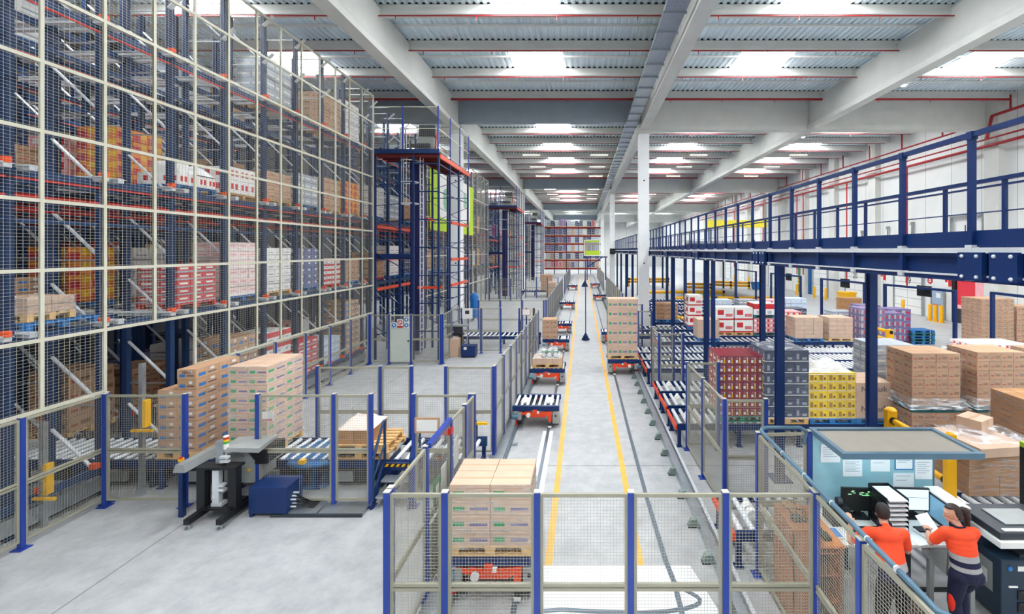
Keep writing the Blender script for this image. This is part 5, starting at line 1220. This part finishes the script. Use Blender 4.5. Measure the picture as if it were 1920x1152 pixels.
paper(4.8, 5.12, 1.33, 1.55, 'blank sheet below the blue-framed document', lines=2)
paper(5.14, 5.4, 1.46, 1.78, 'rightmost lined paper on the desk panel', lines=6)
def monitor(x, label, cols, w=.5):
    t = thing('monitor', label, 'monitor', (x, 6.72, 1.002), -.06)
    B().box(-w / 2, -.02, .1, w / 2, .02, .44, BLACK).done('bezel', t, bevel=.006)
    B().box(-w / 2 + .02, -.024, .12, w / 2 - .02, -.02, .42, EM('screen_' + cols[0], cols[1], cols[2], (10, 12, 14))).done('screen', t)
    b = B(); rr = random.Random(len(label))
    for k in range(14):
        if cols[3] is None: break
        u = -w / 2 + .05 + rr.random() * (w - .14); z = .32 + rr.random() * .08; b.box(u, -.026, z, u + .03 + rr.random() * .03, -.024, z + .008, cols[3])
    if cols[3] is None:
        b.box(-w / 2 + .05, -.026, .16, -w / 2 + .24, -.024, .175, EM('highlight', (240, 230, 60), 1.0)); b.box(-w / 2 + .04, -.026, .3, w / 2 - .04, -.024, .305, PIPE)
    b.done('screen_content', t)
    b = B(); b.box(-.04, 0, .02, .04, .05, .15, BLACK); b.box(-.13, -.08, 0, .13, .1, .02, BLACK); b.done('stand', t)
monitor(4.13, 'dark monitor with green text on the left of the packing desk', ('dark', (16, 22, 20), .5, EM('green_text', (60, 200, 80), 1.2)))
monitor(4.93, 'bright monitor showing a white spreadsheet on the packing desk', ('light', (200, 222, 245), 1.1, None))
t = thing('computer_tower', 'black and white computer tower at the right of the packing desk', 'computer', (5.13, 6.5, 1.002))
t.location = (5.18, 6.52, 1.002); b = B(); b.box(-.0, -.3, 0, .2, .28, .4, BLACK); b.done('case', t, bevel=.005); B().box(-.01, -.3, .4, .21, .28, .42, WPL).done('top_cover', t); B().box(-.004, -.25, .05, -.001, .24, .36, M('blue_side_panel', (140, 190, 216), .3)).done('side_panel', t); B().box(.03, -.305, .24, .17, -.301, .34, DGREY).done('front_plate', t)
t = thing('paper_trays', 'tall stack of black paper trays filled with white sheets on the desk', 'paper trays', (4.43, 6.5, 1.002))
for k in range(8):
    b = B(); z = .065 * k; b.box(-.15, -.2, z, .15, .22, z + .008, BLACK); b.box(-.155, -.2, z, -.145, .22, z + .05, BLACK); b.box(.145, -.2, z, .155, .22, z + .05, BLACK); b.box(-.15, .21, z, .15, .22, z + .06, BLACK); b.done('tray', t)
    B().box(-.13, -.22, z + .01, .13, .18, z + .03, MC['paper_white']).done('paper_stack', t)
t = thing('label_printer', 'small black label printer at the left of the packing desk', 'printer', (3.74, 6.62, 1.002)); b = B(); b.prism([(-.14, 0), (.14, 0), (.14, .16), (.02, .26), (-.14, .26)], 'x', -.13, .13, BLACK); b.done('printer_body', t); b = B(); b.tube((.0, -.02, .3), (.06, -.02, .3), .06, DGREY, 12); b.done('label_roll', t)
for i, (x, lab) in enumerate(((4.05, 'black keyboard in front of the dark monitor'), (4.98, 'black keyboard in front of the bright monitor'))):
    t = thing('keyboard', lab, 'keyboard', (x, 6.4, 1.002)); B().box(-.22, -.07, 0, .22, .07, .018, BLACK).done('key_base', t, bevel=.004); b = B()
    for r in range(4):
        for c in range(14): b.box(-.21 + .03 * c, -.062 + .032 * r, .018, -.184 + .03 * c, -.036 + .032 * r, .024, DGREY)
    b.done('keys', t)
t = thing('tablet', 'white and blue handheld tray on the desk left of the man', 'tray', (3.56, 6.3, 1.002)); B().box(-.06, -.12, 0, .06, .12, .03, WPL).done('tray_body', t, bevel=.006); B().box(-.045, -.1, .03, .045, .1, .034, BLUEP).done('inlay', t)
for i, (x, y, r, lab) in enumerate(((4.62, 6.22, .2, 'loose white sheet on the desk edge between the two workers'), (4.98, 6.25, -.15, 'white sheet held on the desk by the woman'), (4.84, 6.3, .35, 'second white sheet under the hand of the woman'))):
    o = B().box(-.105, -.148, 0, .105, .148, .003, MC['paper_white']).done('paper_sheet', None, (x, y, 1.002 + .004 * i), r); tag(o, lab, 'paper')
    if i == 1: o.location = (4.84, 6.27, 1.15); o.rotation_euler = (.75, -.1, .2)
# cardboard pile behind the desk
load('large brown wrapped carton behind the packing desk, under the flat carton lids', 7.45, 8.5, .6, 'plain', 1.1, 1.0, .72, (2, 2, 2), None, FILMH, True, cat='carton')
o = B().box(-.55, -.5, 0, .5, .5, .16, CARDL).done('flat_carton', None, (7.5, 8.45, 1.335), .12); tag(o, 'pale flat carton lying on top of the large wrapped carton', 'carton')
def box_(x, y, z, sx, sy, h, rz, label, m=CARDL, flaps=False):
    t = thing('cardboard_box', label, 'box', (x, y, z), rz); B().box(-sx / 2, -sy / 2, 0, sx / 2, sy / 2, h, m).done('carton_body', t, bevel=.004)
    b = B(); b.box(-sx / 2, -.03, h, sx / 2, .03, h + .002, TAPE); b.box(-.03, -sy / 2 - .002, h * .6, .03, -sy / 2, h, TAPE); b.done('tape', t)
    if flaps:
        f = B(); f.box(-sx / 2, -sy / 2 - .25, h - .02, sx / 2, -sy / 2, h - .005, m); f.done('flap', t)
box_(7.65, 8.75, 1.5, .5, .4, .26, .5, 'small pale cardboard box topping the pile behind the desk')
box_(8.5, 8.2, .6, .7, .6, .7, .1, 'open-flapped box at the right of the wrapped carton', CARD, True)
box_(8.75, 9.3, .0, .9, .7, .9, -.1, 'box half hidden behind the open-flapped box', CARDL)
mound(B(), 7.05, 8.35, 8.1, 9.0, 1.5, .12, film_mat('loose_film', .35), 21).done('clear_film', None); tag(bpy.data.objects['clear_film'], 'crumpled clear film over the carton pile behind the desk', 'film')
t = thing('pallet', 'wooden pallet leaning low behind the carton pile', 'pallet', (8.8, 10.0, .0)); link('deck', pallet_mesh('wood', 1.2, .8), t)
# office printer
t = thing('office_printer', 'large dark blue-black office printer with white scanner lid at the right edge', 'printer', (5.58, 5.98, 0))
PB = M('printer_dark', (34, 52, 70), .35, .05, .04)
B().box(0, .0, .05, 1.05, .68, .86, PB).done('printer_body', t, bevel=.015); b = B(); b.box(-.003, .12, .35, -.001, .5, .75, MGREY); b.box(-.004, .2, .42, -.002, .42, .6, WPL); b.done('side_cover', t)
b = B()
for z in (.18, .34): b.box(.22, -.012, z, .9, .002, z + .12, BLACK); b.box(.24, -.02, z + .1, .88, -.01, z + .115, DGREY)
b.box(.22, -.01, .72, .36, .0, .78, WPL); b.tube((.12, -.01, .75), (.12, 0, .75), .03, BLUEP, 10); b.box(.1, -.01, .5, .22, 0, .52, WPL); b.done('paper_drawer', t)
b = B(); b.box(.0, .3, .86, 1.0, .68, 1.05, PB); b.box(.3, .05, .86, .8, .35, .9, DGREY); b.done('output_tray', t)
b = B(); b.box(-.06, -.06, 1.05, 1.05, .7, 1.14, WPL); b.done('scanner', t, bevel=.01); b = B(); b.box(-.03, -.02, 1.14, .95, .68, 1.24, DGREY); b.box(.2, .15, 1.24, .75, .52, 1.26, MGREY); b.box(.05, .0, 1.24, .35, .06, 1.26, WPL); b.done('document_feeder', t, bevel=.01)
b = B(); b.add([(.62, -.22, .98), (1.05, -.22, .98), (1.05, .0, 1.1), (.62, .0, 1.1), (.62, -.22, .94), (1.05, -.22, .94), (1.05, .0, 1.04), (.62, .0, 1.04)], [(0, 1, 2, 3), (7, 6, 5, 4), (0, 4, 5, 1), (1, 5, 6, 2), (2, 6, 7, 3), (3, 7, 4, 0)], DGREY); b.done('control_panel', t)
b = B()
for x in (.08, .97):
    for y in (.08, .6): b.tube((x - .02, y, .03), (x + .02, y, .03), .03, BLACK, 10)
b.done('castor', t)
t = thing('shelf_unit', 'tall black shelf with green top cut off by the right edge', 'shelf', (6.92, 6.6, 0)); b = B(); b.box(0, 0, 0, .04, .5, 1.9, BLACK); b.box(.6, 0, 0, .64, .5, 1.9, BLACK); b.done('side_panel', t); b = B()
for z in (.1, .55, 1.0, 1.4): b.box(.04, 0, z, .6, .5, z + .03, DGREY)
b.done('shelf', t); B().box(0, 0, 1.9, .64, .5, 1.98, LIME).done('green_top', t)
# wooden cabinet inside the station fence
WB = M('particle_board', (190, 118, 74), .65, 0, .1, 12)
t = thing('wooden_cabinet', 'brown particle-board cabinet with cluttered top inside the station fence', 'cabinet', (2.8, 5.95, 0))
b = B(); b.box(0, 0, 0, .3, .02, 1.26, WB); b.box(0, 0, 0, .02, .62, 1.26, WB); b.box(.62, 0, 0, .64, .62, 1.05, WB); b.box(0, .6, 0, .64, .62, 1.26, WB); b.done('side_panel', t); B().box(-.01, -.01, 1.26, .34, .63, 1.29, WB).done('top', t); B().box(.32, -.02, 1.05, .68, .63, 1.08, M('orange_board', (218, 132, 66), .6, 0, .1, 12)).done('top', t)
b = B()
for z in (.3, .65, .95): b.box(.3, .02, z, .62, .6, z + .02, WB)
b.done('shelf', t)
rr = random.Random(3)
t = thing('cable_bundle', 'tangle of black cables and small tools on the brown cabinet top', 'cables', (2.97, 6.3, 1.292))
b = B()
for k in range(14):
    x, y = rr.uniform(-.1, .14), rr.uniform(-.25, .2); b.path([(x, y, .02), (x + rr.uniform(-.05, .05), y + .06, .05), (x + rr.uniform(-.05, .05), y + .12, .02)], .009, BLACK, 5)
b.done('cable', t); b = B(); b.box(-.08, .08, 0, .08, .24, .05, CARDD); b.box(-.1, -.2, 0, .02, -.1, .06, DGREY); b.done('tool_box', t)
t = thing('tool', 'black hand scanner lying on the orange cabinet shelf', 'scanner', (3.3, 6.15, 1.082)); b = B(); b.box(-.05, -.12, 0, .05, .02, .05, BLACK); b.box(-.03, .02, 0, .03, .16, .04, BLACK); b.done('handle', t)
# ================================================================ people
SKIN = M('skin', (214, 158, 130), .55, 0, .05, 20)
HAIRB = M('brown_hair', (58, 42, 36), .55, 0, .15, 40)
HAIRD = M('dark_hair', (46, 36, 34), .6, 0, .15, 60)
TROU = M('navy_trousers', (28, 30, 60), .8, 0, .1, 10)
TROUK = M('black_trousers', (24, 24, 32), .8, 0, .1, 10)
HIVIS = (255, 84, 44)
def shirt_mat(name, bands, base):
    m = M(name, HIVIS, .75, 0, .05, 9, 0, .5)
    t = m.node_tree; b = t.nodes['Principled BSDF']
    tc = t.nodes.new('ShaderNodeTexCoord'); sx = t.nodes.new('ShaderNodeSeparateXYZ'); t.links.new(tc.outputs['Object'], sx.inputs[0])
    dv = t.nodes.new('ShaderNodeMath'); dv.operation = 'DIVIDE'; dv.inputs[1].default_value = 2.0; t.links.new(sx.outputs[2], dv.inputs[0])
    cr = t.nodes.new('ShaderNodeValToRGB'); cr.color_ramp.interpolation = 'CONSTANT'; e = cr.color_ramp.elements
    e[0].position = 0; e[0].color = lin(base)
    e[1].position = bands[-1][0] / 2; e[1].color = lin(bands[-1][1])
    for z, c in bands[:-1]: k = e.new(z / 2); k.color = lin(c)
    t.links.new(dv.outputs[0], cr.inputs[0]); t.links.new(cr.outputs[0], b.inputs['Base Color'])
    return m
NV, GR = (26, 28, 62), (168, 166, 166)
SHW = shirt_mat('hivis_shirt_two_bands', [(.94, GR), (1.0, NV), (1.06, GR), (1.13, HIVIS)], NV)
SHS = shirt_mat('hivis_shirt_seated', [(.56, GR), (.64, HIVIS)], NV)
SHM = shirt_mat('hivis_shirt_one_band', [(1.04, GR), (1.12, HIVIS)], NV)
def remesh(o, v, it=3):
    m = o.modifiers.new('remesh', 'REMESH'); m.mode = 'VOXEL'; m.voxel_size = v; m.use_smooth_shade = True
    s = o.modifiers.new('smooth', 'SMOOTH'); s.iterations = it; s.factor = .5
def limb(b, pts, m):
    """pts: (point, radius) chain of tapering segments"""
    for (p, r), (q, r2) in zip(pts, pts[1:]): b.tube(p, q, r, m, 14, r2)
    for p, r in pts: b.ell(p, (r, r, r), m, 14, 10)
def hand(b, wrist, d, side, m, curl=.5):
    w = Vector(wrist); d = Vector(d).normalized(); s = Vector(side).normalized(); s = (s - d * s.dot(d)).normalized(); n = d.cross(s)
    if n.z > 0: n = -n                                             # palm looks down
    b.tube(w, w + d * .05, .024, m, 10, .03)
    for k in range(4):
        o = s * (.033 - .022 * k); b.ell(w + d * .055 + o * .8, (.017, .017, .017), m, 10, 8)
        r0 = w + d * .085 + o; L = (.034, .04, .037, .028)[k]; a = curl
        p1 = r0 + d * L * math.cos(a * .4) + n * L * math.sin(a * .4); p2 = p1 + d * L * .8 * math.cos(a) + n * L * .8 * math.sin(a); p3 = p2 + d * L * .6 * math.cos(a * 1.7) + n * L * .6 * math.sin(a * 1.7)
        b.tube(w + d * .05 + o * .8, r0, .014, m, 10, .0105); limb(b, [(r0, .0105), (p1, .0098), (p2, .009), (p3, .008)], m)
    t0 = w + d * .03 + s * .028; t1 = t0 + (d * .6 + s * .7).normalized() * .035; t2 = t1 + (d * .9 + s * .25 + n * .2).normalized() * .03
    limb(b, [(t0, .013), (t1, .011), (t2, .009)], m)
def person(label, loc, J, shirt, trous, hair, face, pony=False, rz=0, jewel=None, feet=True):
    t = thing('person', label, 'person', loc, rz); V = lambda k: Vector(J[k])
    b = B(); pel, ch, nk, hd = V('pelvis'), V('chest'), V('neck'), V('head')
    # torso, neck
    for p, q, r in ((pel, ch, None),):
        for i in range(7):
            c = p.lerp(q, i / 6); w = (.165, .16, .145, .14, .15, .165, .17)[i]; b.ell(c, (w, .11, .09), SKIN, 16, 10)
    b.ell(ch + Vector((0, 0, .06)), (.18, .105, .1), SKIN, 16, 10)
    limb(b, [(ch + Vector((0, 0, .08)), .07), (nk, .056), (hd - Vector((0, 0, .06)), .054)], SKIN)
    f = Vector(face).normalized(); up = Vector((0, 0, 1)); r = f.cross(up).normalized(); u = r.cross(f).normalized()
    HM = Matrix((r, f, u)).transposed().to_4x4()
    P = lambda x, y, z: hd + r * x + f * y + u * z
    b.ell(hd + u * .02, (.073, .092, .1), SKIN, 20, 14, HM); b.ell(P(0, .025, -.055), (.052, .06, .058), SKIN, 16, 10, HM)
    b.ell(P(0, .07, -.095), (.024, .022, .02), SKIN, 10, 8, HM)                     # chin
    b.tube(P(0, .088, .02), P(0, .108, -.02), .009, SKIN, 8, .015); b.ell(P(0, .104, -.024), (.016, .014, .012), SKIN, 10, 8, HM)  # nose
    b.ell(P(0, .086, -.058), (.022, .011, .011), SKIN, 10, 8, HM)                   # mouth
    b.ell(P(0, .082, .042), (.05, .012, .01), SKIN, 10, 8, HM)                      # brow
    for s in (-1, 1): b.ell(P(s * .076, -.005, -.005), (.01, .02, .032), SKIN, 10, 8, HM)   # ear
    for s, a in ((-1, 'l'), (1, 'r')):
        sh, el, wr = V('sh' + a), V('el' + a), V('wr' + a)
        limb(b, [(ch + Vector((s * .1, 0, .08)), .06), (sh, .056), (sh.lerp(el, .5), .048), (el, .04)], SKIN); limb(b, [(el, .04), (el.lerp(wr, .35), .041), (wr, .026)], SKIN)
        hand(b, wr, V('hd' + a), Vector((-s, 0, .15)), SKIN, J.get('curl', .6))
        hp, kn, an = V('hip' + a), V('kn' + a), V('an' + a)
        limb(b, [(hp, .088), (hp.lerp(kn, .5), .075), (kn, .055)], SKIN); limb(b, [(kn, .055), (kn.lerp(an, .35), .056), (an, .036)], SKIN)
    body = b.done('body', t); remesh(body, .0065)
    # shirt
    b = B(); m = shirt
    for i in range(8):
        c = pel.lerp(ch, i / 7) - Vector((0, 0, .0)); w = (.186, .183, .178, .174, .174, .178, .182, .184)[i]; b.ell(c, (w, .135, .1), m, 18, 10)
    b.ell(ch + Vector((0, 0, .07)), (.19, .122, .1), m, 18, 10); b.tube(ch + Vector((0, 0, .1)), nk - Vector((0, 0, .015)), .09, m, 14, .068)
    for s, a in ((-1, 'l'), (1, 'r')):
        sh, el = V('sh' + a), V('el' + a); limb(b, [(ch + Vector((s * .1, 0, .08)), .08), (sh, .067), (sh.lerp(el, .4), .064), (sh.lerp(el, .72), .064)], m)
    o = b.done('shirt', t); remesh(o, .012, 6)
    b = B(); c = nk + Vector((0, 0, .0))
    for k in range(16):
        a, a2 = 2 * PI * k / 16, 2 * PI * (k + 1) / 16; b.bar(c + Vector((.08 * math.cos(a), .076 * math.sin(a), .008 * math.sin(a))), c + Vector((.08 * math.cos(a2), .076 * math.sin(a2), .008 * math.sin(a2))), .016, .06, M('navy_collar', NV, .8))
    b.done('collar', t)
    # trousers
    b = B()
    b.ell(pel - Vector((0, .0, .03)), (.185, .135, .12), trous, 18, 10)
    for a in 'lr':
        hp, kn, an = V('hip' + a), V('kn' + a), V('an' + a); limb(b, [(hp, .108), (hp.lerp(kn, .5), .094), (kn, .076)], trous); limb(b, [(kn, .076), (kn.lerp(an, .4), .076), (an + Vector((0, 0, .02)), .064)], trous)
        b.ell(hp + Vector((0, -.035, .0)), (.1, .085, .1), trous, 14, 10)
    o = b.done('trousers', t); remesh(o, .012, 6)
    for a in 'lr':
        an = V('an' + a); b = B(); b.ell(an + Vector((0, .06, -.045)), (.048, .13, .042), BLACK, 14, 8); b.ell(an + Vector((0, -.01, -.01)), (.05, .06, .06), BLACK, 12, 8); b.box(an.x - .045, an.y - .07, an.z - .085, an.x + .045, an.y + .18, an.z - .062, DGREY); b.done('shoe', t)
    # hair
    b = B(); n, k = 22, 14; v = []; fs = []; keep = {}
    hr = random.Random(1)
    for j in range(k + 1):
        a = PI * j / k
        for i in range(n):
            th = 2 * PI * i / n; e = 1 + hr.uniform(-.015, .03); p = Vector((.081 * math.sin(a) * math.cos(th), .1 * math.sin(a) * math.sin(th), .108 * math.cos(a))) * e; v.append(hd + u * .022 + r * p.x + f * (p.y - .006) + u * p.z)
    for j in range(k):
        for i in range(n):
            a = PI * (j + .5) / k; th = 2 * PI * (i + .5) / n; y = math.sin(a) * math.sin(th); z = math.cos(a)
            if z > .55 or (y < .12 and z > -.25 - .45 * (y < -.35)): fs.append((j * n + i, (j + 1) * n + i, (j + 1) * n + (i + 1) % n, j * n + (i + 1) % n))
    b.add(v, fs, hair, True)
    if pony:
        b.ell(P(0, -.1, .05), (.03, .03, .03), BLACK, 10, 8, HM); limb(b, [(P(.0, -.12, .055), .03), (P(.02, -.155, .02), .04), (P(.025, -.155, -.06), .038), (P(.02, -.13, -.14), .018)], hair)
    h = b.done('hair', t); s = h.modifiers.new('thick', 'SOLIDIFY'); s.thickness = .012; s.offset = -.3
    b = B()
    for s in (-1, 1): b.ell(P(s * .032, .079, .018), (.011, .006, .006), WPL, 10, 8, HM); b.ell(P(s * .032, .0835, .018), (.006, .003, .005), BLACK, 8, 6, HM)
    b.done('eyes', t)
    b = B(); b.ell(P(0, .096, -.058), (.02, .006, .006), M('lips', (184, 96, 92), .5), 10, 6, HM); b.done('lips', t)
    if jewel: b = B(); w = V('wrl'); d = V('hdl').normalized(); b.tube(w - d * .02, w + d * .012, .031, BLACK, 14); b.done('wristwatch', t)
    return t
JW = dict(pelvis=(.02, 0, .9), chest=(.0, .07, 1.26), neck=(-.01, .11, 1.42), head=(-.03, .15, 1.545), shl=(-.19, .08, 1.36), ell=(-.27, .22, 1.13), wrl=(-.16, .41, 1.16), hdl=(.4, .85, .1),
          shr=(.17, .06, 1.36), elr=(.22, .2, 1.12), wrr=(.1, .42, 1.06), hdr=(-.45, .85, -.05), hipl=(-.08, 0, .85), knl=(-.1, .05, .47), anl=(-.07, -.02, .09), hipr=(.11, 0, .85), knr=(.12, .2, .52), anr=(.08, .12, .09))
w = person('woman in orange high-visibility polo with grey bands and ponytail at the desk', (4.88, 5.72, 0), JW, SHW, TROU, HAIRB, (-.93, .3, -.22), True, jewel=True)
b = B(); b.add([(-.185, -.02, .62), (-.175, .05, .6), (-.165, .07, .3), (-.185, -.0, .36)], [(0, 1, 2, 3)], M('red_patch', (232, 54, 34), .7)); 
b = B(); b.ell((-.155, .02, .5), (.04, .045, .13), MC['red_patch'], 10, 8); b.done('red_trouser_patch', w)
JM = dict(pelvis=(0, 0, .95), chest=(.05, .2, 1.27), neck=(.07, .29, 1.42), head=(.09, .36, 1.535), shl=(-.16, .23, 1.37), ell=(-.33, .36, 1.16), wrl=(-.24, .52, 1.3), hdl=(.2, .6, .45),
          shr=(.26, .2, 1.36), elr=(.36, .28, 1.09), wrr=(.27, .5, 1.06), hdr=(-.3, .9, -.05), hipl=(-.1, 0, .88), knl=(-.13, .06, .49), anl=(-.15, -.04, .09), hipr=(.1, 0, .88), knr=(.13, .03, .49), anr=(.17, -.08, .09))
person('man with short dark hair in orange high-visibility polo leaning on the desk, back turned', (3.86, 5.55, 0), JM, SHM, TROUK, HAIRD, (.25, .93, -.15))
JS = dict(pelvis=(0, 0, .52), chest=(0, .04, .86), neck=(0, .08, 1.02), head=(-.02, .12, 1.15), shl=(-.2, .04, .96), ell=(-.25, .18, .74), wrl=(-.14, .4, .76), hdl=(.3, .9, 0), shr=(.2, .04, .96), elr=(.26, .18, .74), wrr=(.15, .4, .76), hdr=(-.3, .9, 0),
          hipl=(-.1, .02, .48), knl=(-.14, .42, .5), anl=(-.14, .4, .09), hipr=(.1, .02, .48), knr=(.14, .42, .5), anr=(.14, .4, .09))
person('seated person in orange shirt glimpsed through the mesh at the bottom edge', (3.58, 4.63, .0), JS, SHS, TROUK, HAIRB, (.5, .8, -.25))
t = thing('office_stool', 'grey stool under the seated person at the bottom edge', 'stool', (3.58, 4.61, 0))
B().lathe([(.0, .42), (.19, .42), (.21, .39), (.19, .35), (.0, .35)], 0, 0, DGREY, 20).done('seat', t); B().tube((0, 0, .06), (0, 0, .36), .025, GALV, 10).done('column', t); b = B()
for k in range(5): b.bar((0, 0, .07), (.24 * math.cos(1.256 * k), .24 * math.sin(1.256 * k), .04), .04, .03, BLACK); b.ell((.24 * math.cos(1.256 * k), .24 * math.sin(1.256 * k), .03), (.03, .03, .03), BLACK, 8, 6)
b.done('base', t)
